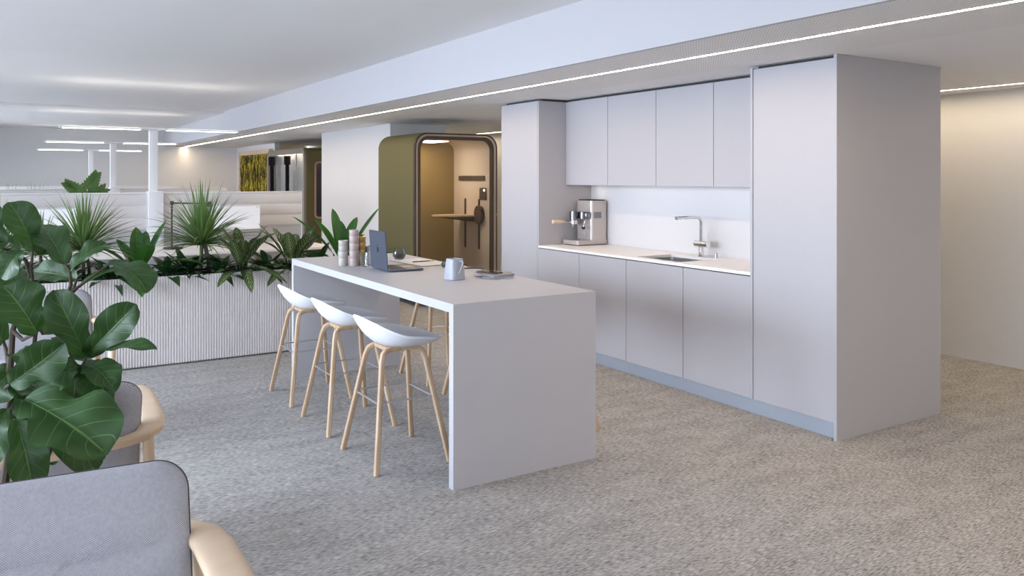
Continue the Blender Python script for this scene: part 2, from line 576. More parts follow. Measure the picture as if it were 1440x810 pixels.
    def build(self, name, m, parent=None, smooth=True, label=None, world=False):
        bm = self.bm
        if world and parent is not None:
            root = parent
            while root.parent:
                root = root.parent
            bmesh.ops.translate(bm, verts=bm.verts, vec=-root.location)
        if self.uv is None:
            bmesh.ops.recalc_face_normals(bm, faces=bm.faces)
        me = bpy.data.meshes.new(name)
        bm.to_mesh(me)
        bm.free()
        me.materials.append(M[m])
        if smooth:
            me.polygons.foreach_set('use_smooth', [True] * len(me.polygons))
            if self.uv is None:
                me.set_sharp_from_angle(angle=math.radians(35))
        o = bpy.data.objects.new(name, me)
        sc.collection.objects.link(o)
        if parent is not None:
            o.parent = parent
        if label:
            o['label'] = label
        return o


def thing(name, label, cat, loc=(0, 0, 0), rotz=0.0, group=None):
    o = bpy.data.objects.new(name, None)
    o.empty_display_size = 0.1
    sc.collection.objects.link(o)
    o.location = loc
    o.rotation_euler = (0, 0, rotz)
    o['label'] = label
    o['category'] = cat
    if group:
        o['group'] = group
    return o


def tag(o, label, cat, group=None):
    o['label'] = label
    o['category'] = cat
    if group:
        o['group'] = group
    return o


def struct(name, mb, m, smooth=False):
    o = mb.build(name, m, smooth=smooth)
    o['kind'] = 'structure'
    return o


def copy_tree(o, parent=None):
    c = o.copy()
    sc.collection.objects.link(c)
    if parent is not None:
        c.parent = parent
    for ch in [x for x in bpy.data.objects if x.parent == o]:
        copy_tree(ch, c)
    return c


def rrect(x0, x1, y0, y1, r, n=8):
    pts = []
    for cx, cy, a0 in ((x1 - r, y1 - r, 0), (x0 + r, y1 - r, 90), (x0 + r, y0 + r, 180), (x1 - r, y0 + r, 270)):
        for i in range(n + 1):
            a = math.radians(a0 + 90 * i / n)
            pts.append((cx + r * math.cos(a), cy + r * math.sin(a)))
    return pts


def XY(a, b, d):
    return Vector((a, b, d))


def XZ(a, b, d):
    return Vector((a, d, b))


def YZ(a, b, d):
    return Vector((d, a, b))


def at(u, v, d):
    """a point of the room from a sight line and its depth"""
    s = (u - 720) / FPX
    return Vector(((FX + s * RX) * d, (FY + s * RY) * d, CAM_H - (v - 250) / FPX * d))


def arc(cx, cy, r, a0, a1, n=8):
    return [(cx + r * math.cos(math.radians(a0 + (a1 - a0) * i / n)), cy + r * math.sin(math.radians(a0 + (a1 - a0) * i / n))) for i in range(n + 1)]


# ================================================================== SETTING
struct('floor', MB().box(WX0 - .1, WX1 + .1, WY0 - .1, WY1 + .1, -0.1, 0), 'carpet')

# upper ceiling: a flat field beside the bulkhead, a gently canted field left of it, a lower field beyond
mb = MB().box(1.37, SX + .02, WY0, 9.0, CEIL_Z, CEIL_Z + .1)
struct('ceiling', mb, 'ceiling')
mb = MB()
NS = 10
for i in range(NS):
    y0, y1 = WY0 + (9 - WY0) * i / NS, WY0 + (9 - WY0) * (i + 1) / NS
    d0, d1 = 0.34 * min(1, (1 - i / NS) * 1.5), 0.34 * min(1, (1 - (i + 1) / NS) * 1.5)
    q = [mb.bm.verts.new(p) for p in ((1.37, y0, CEIL_Z), (1.37, y1, CEIL_Z), (WX0, y1, CEIL_Z - d1), (WX0, y0, CEIL_Z - d0))]
    mb.bm.faces.new(q)
struct('ceiling', mb, 'ceiling')
struct('ceiling', MB().box(WX0, SX + .02, 9.0, 13.6, CEIL_Z, CEIL_Z + .1), 'ceiling')
struct('ceiling', MB().box(WX0, SX + .02, 13.6, WY1, CEIL_Z - .035, CEIL_Z + .1), 'ceiling')
struct('ceiling', MB().box(WX0 - .3, WX1 + .2, WY0 - .3, WY1 + .2, CEIL_Z + .25, CEIL_Z + .35), 'ceiling')
# bulkhead: vertical face, perforated band, led slot, lower plain ceiling
LX = 3.42
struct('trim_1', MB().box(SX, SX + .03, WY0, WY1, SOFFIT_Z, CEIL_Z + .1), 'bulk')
struct('ceiling', MB().box(SX + .03, LX - .018, WY0, WY1, SOFFIT_Z, SOFFIT_Z + .05), 'perf')
struct('ceiling', MB().box(LX + .018, 3.95, WY0, WY1, SOFFIT_Z, SOFFIT_Z + .05), 'perf')
L2 = 6.43
struct('ceiling', MB().box(3.95, L2 - .018, WY0, WY1, SOFFIT_Z, SOFFIT_Z + .05), 'soffit')
struct('ceiling', MB().box(L2 + .018, WX1, WY0, WY1, SOFFIT_Z, SOFFIT_Z + .05), 'soffit')
for lx, lab, mm in ((LX, 'long warm recessed LED line in the bulkhead above the kitchen front', 'led'),
                    (L2, 'warm recessed LED line beside the beige corridor wall', 'led_far')):
    t = thing('led_strip', lab, 'light', (lx, (WY0 + WY1) / 2, SOFFIT_Z))
    MB().box(lx - .018, lx - .013, WY0, WY1, SOFFIT_Z + .001, SOFFIT_Z + .03).box(lx + .013, lx + .018, WY0, WY1, SOFFIT_Z + .001, SOFFIT_Z + .03).box(lx - .018, lx + .018, WY0, WY1, SOFFIT_Z + .03, SOFFIT_Z + .035).build('channel', 'white', t, world=True)
    MB().box(lx - .0128, lx + .0128, WY0 + .01, WY1 - .02, SOFFIT_Z + .003, SOFFIT_Z + .009).build('diffuser', mm, t, world=True)

struct('wall_back', MB().box(WX0 - .1, WX1 + .1, WY1, WY1 + .1, 0, CEIL_Z + .25), 'wall')
struct('wall_right', MB().box(WX1, WX1 + .1, WY0, WY1, 0, CEIL_Z), 'wall')
# front wall (behind the viewer) with one window
mb = MB()
mb.box(WX0 - .1, FW[0], WY0 - .1, WY0, 0, CEIL_Z + .2).box(FW[1], WX1 + .1, WY0 - .1, WY0, 0, CEIL_Z + .2)
mb.box(FW[0], FW[1], WY0 - .1, WY0, 0, 1.9).box(FW[0], FW[1], WY0 - .1, WY0, 2.5, CEIL_Z + .2)
struct('wall_front', mb, 'wall')
# window wall on the left
mb = MB()
ys = [WY0] + [v for w in WINS for v in w] + [WY1]
for i in range(0, len(ys), 2):
    mb.box(WX0 - .1, WX0, ys[i], ys[i + 1], 0, CEIL_Z + .25)
for a, b in WINS:
    mb.box(WX0 - .1, WX0, a, b, 0, 0.2).box(WX0 - .1, WX0, a, b, 2.5, CEIL_Z + .25)
struct('wall_left', mb, 'wall')
for i, (a, b) in enumerate(WINS):
    t = thing('window_%d' % (i + 1), 'white framed office window in the left wall', 'window', (WX0, (a + b) / 2, .2))
    del t['label'], t['category']
    t['kind'] = 'structure'
    f = MB().box(WX0 - .08, WX0 - .02, a, a + .05, .2, 2.5).box(WX0 - .08, WX0 - .02, b - .05, b, .2, 2.5)
    f.box(WX0 - .08, WX0 - .02, a, b, .2, .25).box(WX0 - .08, WX0 - .02, a, b, 2.45, 2.5).box(WX0 - .08, WX0 - .02, (a + b) / 2 - .025, (a + b) / 2 + .025, .2, 2.5)
    f.build('window_frame', 'white', t, world=True)
    MB().box(WX0 - .055, WX0 - .049, a + .05, b - .05, .25, 2.45).build('pane', 'glass', t, world=True)
t = thing('window_8', '', 'window', ((FW[0] + FW[1]) / 2, WY0, 1.9))
del t['label'], t['category']
t['kind'] = 'structure'
MB().box(FW[0], FW[1], WY0 - .08, WY0 - .02, 1.9, 1.94).box(FW[0], FW[1], WY0 - .08, WY0 - .02, 2.46, 2.5).box(FW[0], FW[0] + .05, WY0 - .08, WY0 - .02, 1.9, 2.5).box(FW[1] - .05, FW[1], WY0 - .08, WY0 - .02, 1.9, 2.5).build('window_frame', 'white', t, world=True)
MB().box(FW[0] + .05, FW[1] - .05, WY0 - .055, WY0 - .049, 1.94, 2.45).build('pane', 'glass', t, world=True)

# white column block between the two pods, side wall behind the far pod, core wall behind the kitchen
CX, CY0, CY1 = 4.2, 9.72, 12.42
struct('wall_column', MB().box(CX, 5.0, CY0, CY1, 0, SOFFIT_Z), 'wallw')
SWX = 4.575
struct('wall_side', MB().box(SWX, SWX + .1, 16.42, WY1, 0, SOFFIT_Z), 'wall')
struct('wall_middle', MB().box(4.601, 5.01, 2.945, 6.58, 0, SOFFIT_Z), 'wallw')

# ================================================================== KITCHEN
KX = 3.997      # door front plane
YS = [2.935, 3.547, 4.152, 4.765, 5.363, 5.962, 6.597]


def door(mb_y0, mb_y1, z0, z1, x=KX):
    return MB().box(x, x + .019, mb_y0 + .0022, mb_y1 - .0022, z0, z1, .0015, 1)


# end panel
tag(MB().box(KX - .008, 5.03, 2.912, 2.933, 0, SOFFIT_Z - .001, .0015, 1).build('end_panel', 'cab'),
    'full-height pale grey end panel closing the near end of the kitchen run', 'panel')
# tall cabinet near
t = thing('tall_cabinet', 'pale grey full-height cabinet at the near right end of the kitchen', 'cabinet', (KX, 3.24, 0))
MB().box(KX + .02, 4.58, 2.936, 3.545, .1, 2.18).build('carcass', 'cabin', t, world=True)
MB().box(KX - .004, 4.58, 3.527, 3.5465, .1, SOFFIT_Z - .012, .001, 1).build('side_panel', 'cab', t, world=True)
MB().box(KX, KX + .018, 2.936, 3.524, .1, 2.185, .0015, 1).build('door', 'cab', t, world=True)
MB().box(KX + .05, 4.5, 2.936, 3.526, 2.18, SOFFIT_Z - .002).build('top_gap_shade', 'gap', t, world=True)  # shade of the gap above the door, painted as a near-black block
# tall cabinet far
t = thing('tall_cabinet', 'pale grey full-height cabinet at the far left end of the kitchen, beside the coffee machine', 'cabinet', (KX, 6.28, 0))
MB().box(KX + .02, 4.595, YS[5] + .02, YS[6], .1, 2.18).build('carcass', 'cabin', t, world=True)
MB().box(KX + .001, 4.598, YS[5], YS[5] + .019, .1, 2.185, .001, 1).build('side_panel', 'cab', t, world=True)
MB().box(KX, KX + .018, YS[5] + .021, YS[6], .1, 2.185, .0015, 1).build('door', 'cab', t, world=True)
MB().box(KX + .05, 4.55, YS[5] + .01, YS[6] - .02, 2.186, SOFFIT_Z - .002).build('top_gap_shade', 'gap', t, world=True)  # dark block painted as the shade over the far cabinet
# base cabinets
bl = ['pale grey base cabinet nearest the tall end cabinet', 'pale grey base cabinet under the sink bowl',
      'pale grey base cabinet left of the sink', 'pale grey base cabinet under the coffee machine']
for i in range(4):
    a, b = YS[1 + i], YS[2 + i]
    t = thing('base_cabinet', bl[i], 'cabinet', (KX, (a + b) / 2, .1), group='base cabinets under the worktop')
    MB().box(KX + .02, 4.04, a + .001, b - .001, .1, .868).box(KX + .02, 4.575, a + .001, b - .001, .1, .69).build('carcass', 'cabin', t, world=True)
    door(a, b, .1, .872).build('door', 'cab', t, world=True)
# wall cabinets
UX = 4.292
wy = [3.547, 4.149, 4.757, 5.355, 5.962]
wl = ['pale grey wall cabinet beside the tall end cabinet, partly hidden by it', 'pale grey wall cabinet above the faucet and sink',
      'pale grey wall cabinet above the left part of the sink', 'pale grey wall cabinet above the coffee machine']
for i in range(4):
    a, b = wy[i], wy[i + 1]
    t = thing('wall_cabinet', wl[i], 'cabinet', (UX, (a + b) / 2, 1.435), group='wall cabinets above the worktop')
    MB().box(UX + .02, 4.58, a + .001, b - .001, 1.456, 2.18).build('carcass', 'cabin', t, world=True)
    door(a, b, 1.435, 2.185, UX).build('door', 'cab', t, world=True)
    MB().box(UX + .03, 4.56, a + .002, b - .002, 2.181, SOFFIT_Z - .002).build('top_gap_shade', 'gap', t, world=True)  # dark block painted as the shade between wall cabinet and soffit
tag(MB().box(4.03, 4.05, 2.936, YS[6], 0.0, .098).build('plinth', 'plinth'),
    'blue-grey brushed plinth strip under the kitchen cabinets', 'plinth')
# worktop with a cut-out for the bowl
SK = (4.06, 4.42, 4.24, 4.72)
zt0, zt1 = .880, .900
mb = MB()
mb.box(KX - .002, SK[0], YS[1] + .001, YS[5] - .001, zt0, zt1).box(SK[1], 4.582, YS[1] + .001, YS[5] - .001, zt0, zt1)
mb.box(SK[0], SK[1], YS[1] + .001, SK[2], zt0, zt1).box(SK[0], SK[1], SK[3], YS[5] - .001, zt0, zt1)
tag(mb.build('worktop', 'worktop', smooth=False), 'thin cream stone worktop along the kitchen run', 'worktop')
tag(MB().box(KX + .012, 4.045, YS[1] + .002, YS[5] - .002, .8725, .8795).build('gap_shade_strip', 'gap'),  # dark strip painted as the shadow line beneath the worktop
    'thin dark strip painted as the shade between worktop and base doors', 'trim')
tag(MB().box(4.583, 4.599, YS[1] + .001, YS[5] - .001, .9005, 1.438).build('backsplash', 'splash'),
    'bright white backsplash panel between worktop and wall cabinets', 'backsplash')
# sink
t = thing('sink', 'undermounted stainless steel sink bowl in the cream worktop', 'sink', (4.24, 4.48, .9))
mb = MB()
o_ = rrect(SK[0] - .015, SK[1] + .015, SK[2] - .015, SK[3] + .015, .03, 4)
i_ = rrect(SK[0] + .004, SK[1] - .004, SK[2] + .004, SK[3] - .004, .03, 4)
mb.ringprism(o_, i_, XY, .7, .8795)
mb.prism(o_, XY, .698, .7)
mb.build('bowl', 'steel', t, world=True)
MB().lathe([(.045, 0), (.045, .004), (.03, .006), (.0, .006)], (4.24, 4.48, .7005)).build('drain', 'chrome', t, world=True)
# faucet
t = thing('faucet', 'chrome L-shaped kitchen faucet behind the sink', 'faucet', (4.467, 4.444, .9))
MB().lathe([(.026, 0), (.026, .006), (.020, .010), (.020, .075), (.0, .075)], (0, 0, 0)).build('base', 'chrome', t)
MB().cyl((0, .058, .097), (0, -.075, .097), .024).build('valve_body', 'chrome', t)
pts = [(0, 0, .10), (0, 0, .255)] + [(-.045 + .045 * math.cos(a), 0, .255 + .045 * math.sin(a)) for a in [math.radians(x) for x in range(10, 91, 10)]] + [(-.25, 0, .300)]
MB().tube(pts, .0125, 16).build('spout', 'chrome', t)
MB().cyl((-.251, 0, .300), (-.258, 0, .2995), .015).build('nozzle', 'steel', t)
MB().cyl((0, -.062, .115), (0, -.066, .185), .005, .0045).build('lever', 'steel', t)
# soap button
tag(MB().lathe([(.013, 0), (.013, .032), (.010, .036), (0, .036)], (4.49, 4.315, .9)).build('drain_knob', 'steel'),
    'small round steel knob standing on the worktop right of the faucet', 'knob')
# under cabinet light
t = thing('under_cabinet_light', 'slim white light strip under the wall cabinets', 'light', (4.5, 4.7, 1.43))
MB().box(4.42, 4.445, 3.56, 5.5, 1.443, 1.4495).build('diffuser', 'underled', t, world=True)
MB().box(4.41, 4.455, 3.555, 5.505, 1.4496, 1.4555).build('housing', 'white', t, world=True)
t = thing('under_cabinet_spot', 'small round spotlight under the wall cabinet above the coffee machine', 'light', (4.46, 5.80, 1.43))
MB().lathe([(.032, 0), (.032, .009), (.028, .009), (.028, 0)], (4.47, 5.81, 1.446), closed=True).build('rim', 'white', t, world=True)
MB().lathe([(.026, 0), (.026, .004)], (4.47, 5.81, 1.4495)).build('lens', 'spot', t, world=True)

# coffee machine
t = thing('coffee_machine', 'warm grey espresso machine on the worktop in the corner', 'coffee machine', (4.4, 5.82, .9))
MB().prism(rrect(4.24, 4.58, 5.705, 5.945, .02, 4), XY, .908, .945).build('base', 'machine', t, world=True)
MB().prism(rrect(4.25, 4.57, 5.715, 5.935, .01, 3), XY, .9005, .908).build('feet', 'rubber', t, world=True)
MB().prism(rrect(4.395, 4.575, 5.708, 5.942, .028, 6), XY, .945, 1.295).build('body', 'machine', t, world=True)
MB().prism(rrect(4.405, 4.565, 5.72, 5.93, .02, 4), XY, 1.2955, 1.303).build('top_cover', 'rubber', t, world=True)
MB().box(4.25, 4.385, 5.72, 5.93, .9455, .949, .001, 1).build('drip_grille', 'steel', t, world=True)
mb = MB()
mb.box(4.34, 4.394, 5.715, 5.935, 1.135, 1.195, .012, 3)
mb.cyl((4.31, 5.86, 1.12), (4.31, 5.86, 1.2), .036, n=24).cyl((4.345, 5.77, 1.135), (4.345, 5.77, 1.195), .03, n=24)
mb.build('group_head', 'dsteel', t, world=True)
mb = MB().box(4.42, 4.50, 5.7055, 5.7085, 1.14, 1.195, .001, 1)
mb.build('side_badge', 'dsteel', t, world=True)
mb = MB().cyl((4.31, 5.86, 1.085), (4.31, 5.86, 1.119), .033, n=24).cyl((4.28, 5.86, 1.1), (4.2, 5.86, 1.108), .007)
mb.tube([(4.31, 5.86, 1.085), (4.31, 5.875, 1.07), (4.31, 5.88, 1.055)], .005, 8)
mb.build('portafilter', 'chrome', t, world=True)
MB().cyl((4.2, 5.86, 1.108), (4.08, 5.86, 1.112), .014, .016).build('handle', 'oak_pale', t, world=True)
MB().tube([(4.36, 5.76, 1.13), (4.34, 5.75, 1.09), (4.335, 5.75, 1.05), (4.35, 5.755, .985)], .004, 8).build('steam_wand', 'chrome', t, world=True)
MB().lathe([(.004, 0), (.016, .006), (.018, .018), (.014, .028), (0, .028)], (4.335, 5.75, 1.04)).build('steam_knob', 'rubber', t, world=True)

# ================================================================== ISLAND
IX0, IX1, IY0, IY1, IZ = 1.808, 2.668, 3.43, 6.03, .893
t = thing('island_table', 'long pale grey waterfall island counter in the middle of the room', 'table', (2.238, 4.73, 0))
MB().box(IX0, IX1, IY0, IY1, IZ - .044, IZ).build('tabletop', 'island', t, world=True)
MB().box(IX0, IX1, IY0, IY0 + .044, 0, IZ - .044).build('end_leg', 'island', t, world=True)
MB().box(IX0, IX1, IY1 - .044, IY1, 0, IZ - .044).build('end_leg', 'island', t, world=True)

# ================================================================== STOOLS


def make_stool():
    t = thing('bar_stool', '', 'stool', (0, 0, 0), 0, 'bar stools around the island')
    # shell: local +x is the front edge, back rim high at -x
    mb = MB()
    N, R_ = 48, 10
    rings = []
    for side in (0, 1):
        rr = []
        for m_ in range(R_ + 1):
            ring = []
            q = (m_ / R_)
            for k in range(N):
                th = 2 * PI * k / N
                co, si = math.cos(th), math.sin(th)
                x = 0.0 + math.copysign(abs(co) ** .86, co) * q * (.235 if co > 0 else .215)
                y = math.copysign(abs(si) ** .86, si) * q * .235
                back = max(0.0, -co)
                rim = 0.052 + .095 * back ** 1.3 - .042 * max(0.0, co) ** 1.2
                z = .615 + rim * q ** 2.7 + (.0 if side == 0 else .0)
                if side == 0:
                    z += .012
                    # shallow dish
                    sc_ = 1 - .012 * q
                    x *= sc_
                    y *= sc_
                else:
                    z -= .0 + .018 * (1 - q ** 6)
                ring.append(mb.bm.verts.new((x, y, z)))
            rr.append(ring)
        rings.append(rr)
    for side in (0, 1):
        rr = rings[side]
        for a, b in zip(rr[1:], rr[2:]):
            for k in range(N):
                mb.bm.faces.new((a[k], a[(k + 1) % N], b[(k + 1) % N], b[k]))
        c = rr[1]
        for v in rr[0][1:]:
            pass
        mb.bm.faces.new(c)
    for k in range(N):
        a, b = rings[0][-1], rings[1][-1]
        mb.bm.faces.new((a[k], a[(k + 1) % N], b[(k + 1) % N], b[k]))
    bmesh.ops.delete(mb.bm, geom=[v for v in mb.bm.verts if not v.link_faces], context='VERTS')
    mb.build('seat', 'shell', t)
    # two bent wood leg frames, each one leg pair joined under the shell
    for s in (-1, 1):
        for e in (-1, 1):
            foot = Vector((e * .207, s * .24, 0))
            top = Vector((e * .125, s * .115, .535))
            mid = Vector((e * .113, s * .103, .575))
            m2 = Vector((e * .095, s * .094, .588))
            m3 = Vector((e * .070, s * .092, .5945))
            end = Vector((0, s * .092, .5955))
            up = Vector((0, s, 0))
            p0 = foot.lerp(top, .0)
            pts = [p0, foot.lerp(top, .5), top, top.lerp(mid, .6), mid, m2, m3, end]
            mb = MB()
            mb.sweep(pts, .026, .026, up=up, n=16, power=5.0)
            bmesh.ops.bisect_plane(mb.bm, geom=mb.bm.verts[:] + mb.bm.edges[:] + mb.bm.faces[:], plane_co=(0, 0, .0005), plane_no=(0, 0, -1), clear_outer=True)
            mb.build('leg', 'oak', t)
    MB().box(-.09, .09, -.078, .078, .585, .606, .004, 2).build('seat_mount', 'oak', t)
    # wire ring footrest
    z = .33
    f = z / .535
    cx = .207 + (.125 - .207) * f
    cy = .24 + (.115 - .24) * f
    mb = MB()
    mb.cyl((-cx, -cy, z), (-cx, cy, z), .0045, n=10).cyl((cx, -cy, z), (cx, cy, z), .0045, n=10)
    mb.cyl((-cx, -cy, z + .01), (cx, -cy, z + .01), .0045, n=10).cyl((-cx, cy, z + .01), (cx, cy, z + .01), .0045, n=10)
    mb.build('footrest', 'wire', t)
    return t


st = make_stool()
SPOTS = [(1.775, 4.04, 0, 'white bar stool with oak legs, nearest of three left of the island'),
         (1.775, 4.755, 0, 'white bar stool with oak legs, middle of three left of the island'),
         (1.775, 5.48, 0, 'white bar stool with oak legs, farthest of three left of the island'),
         (2.765, 4.04, PI, 'bar stool tucked under the kitchen side of the island behind the near end leg'),
         (2.765, 4.755, PI, 'bar stool tucked under the kitchen side of the island, middle one'),
         (2.765, 5.48, PI, 'bar stool tucked under the kitchen side of the island, farthest one')]
for i, (x, y, r, lab) in enumerate(SPOTS):
    o = st if i == 0 else copy_tree(st)
    o.location = (x, y, 0)
    o.rotation_euler.z = r
    o['label'] = lab

# ================================================================== THINGS ON THE ISLAND
TZ = IZ + .0003
# laptop: hinge along y at x = 2.065, lid leaning back to -x, keyboard towards +x
t = thing('laptop', 'open dark grey laptop on the island, its lid turned to the viewer', 'laptop', (2.07, 4.955, TZ), math.radians(-3))
MB().box(0, .245, -.155, .155, .004, .015, .004, 2).build('base', 'laptop', t)
mb = MB()
for r in range(5):
    for c in range(13):
        x = .045 + r * .019
        y = -.13 + c * .0202
        mb.box(x, x + .016, y, y + .0175, .0152, .0165)
mb.build('keyboard', 'black', t)
MB().box(.15, .225, -.055, .055, .0151, .0155).build('trackpad', 'alu', t)
LT = math.radians(4)
Rm = Matrix.Rotation(-LT, 4, 'Y')


def lidbox(x0, x1, y0, y1, z0, z1, bev=0):
    m_ = MB().box(x0, x1, y0, y1, z0, z1, bev, 2)
    bmesh.ops.transform(m_.bm, matrix=Matrix.Translation((0, 0, .012)) @ Rm, verts=m_.bm.verts)
    return m_


mb = MB()
mb.prism(rrect(-.155, .155, .0, .248, .012, 5), YZ, -.006, .0)
bmesh.ops.transform(mb.bm, matrix=Matrix.Translation((0, 0, .012)) @ Rm, verts=mb.bm.verts)
lid = mb.build('lid', 'laptop', t)
lidbox(.0002, .001, -.147, .147, .012, .24).build('display', 'darkglass', lid)
ap = []
for k in range(40):      # fruit outline with a bite, as on the lid
    a = 2 * PI * k / 40
    r = .0185 * (1 + .06 * math.cos(2 * a)) * (1 - .16 * math.exp(-((a - PI / 2) / .35) ** 2)) * (1 - .09 * math.exp(-((a - 3 * PI / 2) / .3) ** 2))
    y, z = r * math.cos(a), r * math.sin(a) * 1.02
    dy, dz = y + .024, z - .002
    dd = math.hypot(dy, dz)
    if dd < .0105:
        y, z = -.024 + dy / dd * .0105, .002 + dz / dd * .0105
    ap.append((y, z + .125))
mb = MB().prism(ap, YZ, -.0068, -.0061)
mb.prism([(-.001, .149), (-.0005, .1545), (.003, .159), (.0075, .1605), (.007, .155), (.0035, .1505)], YZ, -.0068, -.0061)
bmesh.ops.transform(mb.bm, matrix=Matrix.Translation((0, 0, .012)) @ Rm, verts=mb.bm.verts)
mb.build('emblem', 'logo', lid, smooth=False)

# square jug
t = thing('jug', 'pale blue-grey square ceramic jug in the middle of the island', 'jug', (2.262, 4.275, TZ))
MB().lathe([(.0, 0), (.050, 0), (.053, .003), (.049, .06), (.042, .122), (.0395, .124), (.037, .121), (.043, .06), (.046, .008), (0, .008)][1:-1], n=40, sq=4.0, rot=math.radians(8)).build('body', 'mug', t)
mb = MB()
mb.tube([(.010, -.036, .108), (.016, -.060, .112), (.018, -.072, .104), (.012, -.068, .075), (.004, -.056, .045), (0, -.046, .038)], .0055, 10)
mb.build('handle', 'mug', t)
t = thing('jug', 'pale grey ceramic jug standing behind the laptop lid', 'jug', (2.165, 5.34, TZ), .4)
MB().lathe([(.050, 0), (.053, .003), (.049, .06), (.040, .122), (.0375, .124), (.036, .121), (.043, .06), (.046, .008)], n=32, sq=3.0).build('body', 'mug', t)
MB().tube([(.03, -.035, .105), (.045, -.058, .108), (.05, -.064, .09), (.04, -.055, .05), (.03, -.045, .04)], .0055, 10).build('handle', 'mug', t)

# stacked cups
def cup(name, lab, grp, x, y, z, r, h, m):
    t = MB().lathe([(r * .87, 0), (r * .93, .003), (r * .965, h * .80), (r * .965, h * .84), (r, h * .86), (r, h), (r * .96, h), (r * .92, h * .8), (r * .88, .006)], n=28).build(name, m)
    t.location = (x, y, z)
    return tag(t, lab, 'cup', grp)


z = TZ
for i, (h, w) in enumerate([(.055, 'bottom cup'), (.046, 'second cup from the bottom'), (.040, 'second cup from the top'), (.034, 'top cup')]):
    cup('stacking_cup', 'silver-beige metal cup, %s of the shorter left stack' % w, 'cups in the short silver-beige stack', 1.957, 5.335, z, .034, h, 'tinlight')
    z += h + .0002
z = TZ
for i, (h, w) in enumerate([(.056, 'bottom cup'), (.050, 'second cup from the bottom'), (.052, 'middle cup'), (.050, 'second cup from the top'), (.040, 'top cup')]):
    cup('stacking_cup', 'rose-beige metal cup, %s of the tall stack' % w, 'cups in the tall rose-beige stack', 2.019, 5.292, z, .0345, h, 'tin')
    z += h + .0002
z = TZ
for i, (h, w) in enumerate([(.056, 'bottom cup'), (.050, 'second cup from the bottom'), (.050, 'second cup from the top'), (.040, 'top cup')]):
    cup('stacking_cup', 'brass-gold metal cup, %s of the stack behind the tall one' % w, 'cups in the brass-gold stack', 2.087, 5.335, z, .0335, h, 'gold')
    z += h + .0002
# tumbler
t = thing('glass_tumbler', 'clear glass tumbler in front of the stacked cups', 'glass', (2.062, 5.222, TZ))
MB().lathe([(.024, 0), (.026, .002), (.033, .095), (.0315, .0955), (.030, .094), (.0235, .008)], n=14).build('body', 'glassware', t, smooth=False)
# coffee glass on the notebook
t = thing('coffee_glass', 'round double-walled glass of black coffee right of the laptop', 'glass', (2.432, 5.46, TZ + .0068))
MB().lathe([(.022, 0), (.034, .006), (.046, .03), (.047, .045), (.041, .070), (.0355, .085), (.0345, .085), (.040, .070), (.0455, .045), (.0445, .03), (.032, .009), (.0, .007)][:-1], n=32).build('cup', 'glassware', t)
MB().lathe([(.018, .010), (.031, .013), (.0425, .032), (.0435, .044), (.042, .054), (.0, .054)], n=32).build('coffee', 'coffee', t)
MB().tube([(-.040, -.012, .062), (-.060, -.015, .060), (-.066, -.015, .045), (-.058, -.014, .030), (-.044, -.012, .028)], .004, 10).build('handle', 'glassware', t)
# open notebook and pen
t = thing('notebook', 'open cream notebook lying beside the laptop under the glass of coffee', 'notebook', (2.50, 5.245, TZ), math.radians(3))
MB().box(-.125, .125, -.245, .245, 0, .0018).build('cover', 'rubber', t)
MB().box(-.120, .120, -.240, -.002, .0019, .0060, .001, 1).box(-.120, .120, .002, .240, .0019, .0060, .001, 1).build('pages', 'paper', t)
t = thing('pen', 'slim dark pen lying across the open cream notebook', 'pen', (2.517, 5.23, TZ + .0102), 0)
MB().cyl((-.085, 0, 0), (.05, .004, 0), .0033, n=10).build('barrel', 'rubber', t)
MB().cyl((.05, .004, 0), (.085, .005, 0), .0038, n=10).build('cap', 'alu', t)
# eyeglasses
t = thing('eyeglasses', 'black-rimmed eyeglasses on the island behind the pale blue-grey jug', 'glasses', (2.49, 4.83, TZ))
for s in (-1, 1):
    ring = [(.0 + .0, s * .036 + .026 * math.cos(a), .019 + .018 * math.sin(a)) for a in [2 * PI * k / 24 for k in range(25)]]
    MB().tube(ring, .0018, 8, cap=False).build('rim', 'black', t)
    MB().prism([(p[1], p[2]) for p in ring[:-1]], YZ, -.0004, .0004).build('lens', 'glass', t)
    MB().tube([(0, s * .063, .025), (.02, s * .066, .027), (.11, s * .062, .026), (.14, s * .058, .006)], .0022, 8).build('temple', 'black', t)
MB().tube([(0, -.011, .024), (0, 0, .028), (0, .011, .024)], .0018, 8).build('bridge', 'black', t)
# short black cable
tag(MB().tube([(2.56, 4.72, TZ + .005), (2.585, 4.68, TZ + .009), (2.61, 4.65, TZ + .012), (2.635, 4.63, TZ + .011), (2.655, 4.60, TZ + .005)], [.0035, .005, .0055, .005, .0035], 10).build('cable', 'black'),
    'short thick black cable end lying right of the pale blue-grey jug', 'cable')
# pile of books and phone
t = thing('magazine', 'grey-green magazine at the bottom of the small pile on the island', 'magazine', (2.555, 4.275, TZ), math.radians(-28), 'reading pile on the island')
MB().box(-.093, .093, -.128, .128, .0008, .0102).build('pages', 'page', t)
MB().box(-.097, .097, -.132, .132, .0, .0007).box(-.097, .097, -.132, .132, .0103, .0114).build('cover', 'greygreen', t)
t = thing('notebook', 'slim lilac-grey notebook in the middle of the small pile on the island', 'notebook', (2.525, 4.255, TZ + .0115), math.radians(6), 'reading pile on the island')
MB().box(-.078, .078, -.103, .103, .0008, .0098).build('pages', 'page', t)
MB().box(-.082, .082, -.107, .107, .0, .0007).box(-.082, .082, -.107, .107, .0099, .0108).build('cover', 'lilac', t)
t = thing('smartphone', 'dark smartphone in a red-brown case on top of the small pile', 'phone', (2.51, 4.285, TZ + .0225), math.radians(20), 'reading pile on the island')
MB().prism(rrect(-.038, .038, -.078, .078, .01, 5), XY, 0, .0075).build('case', 'darkred', t)
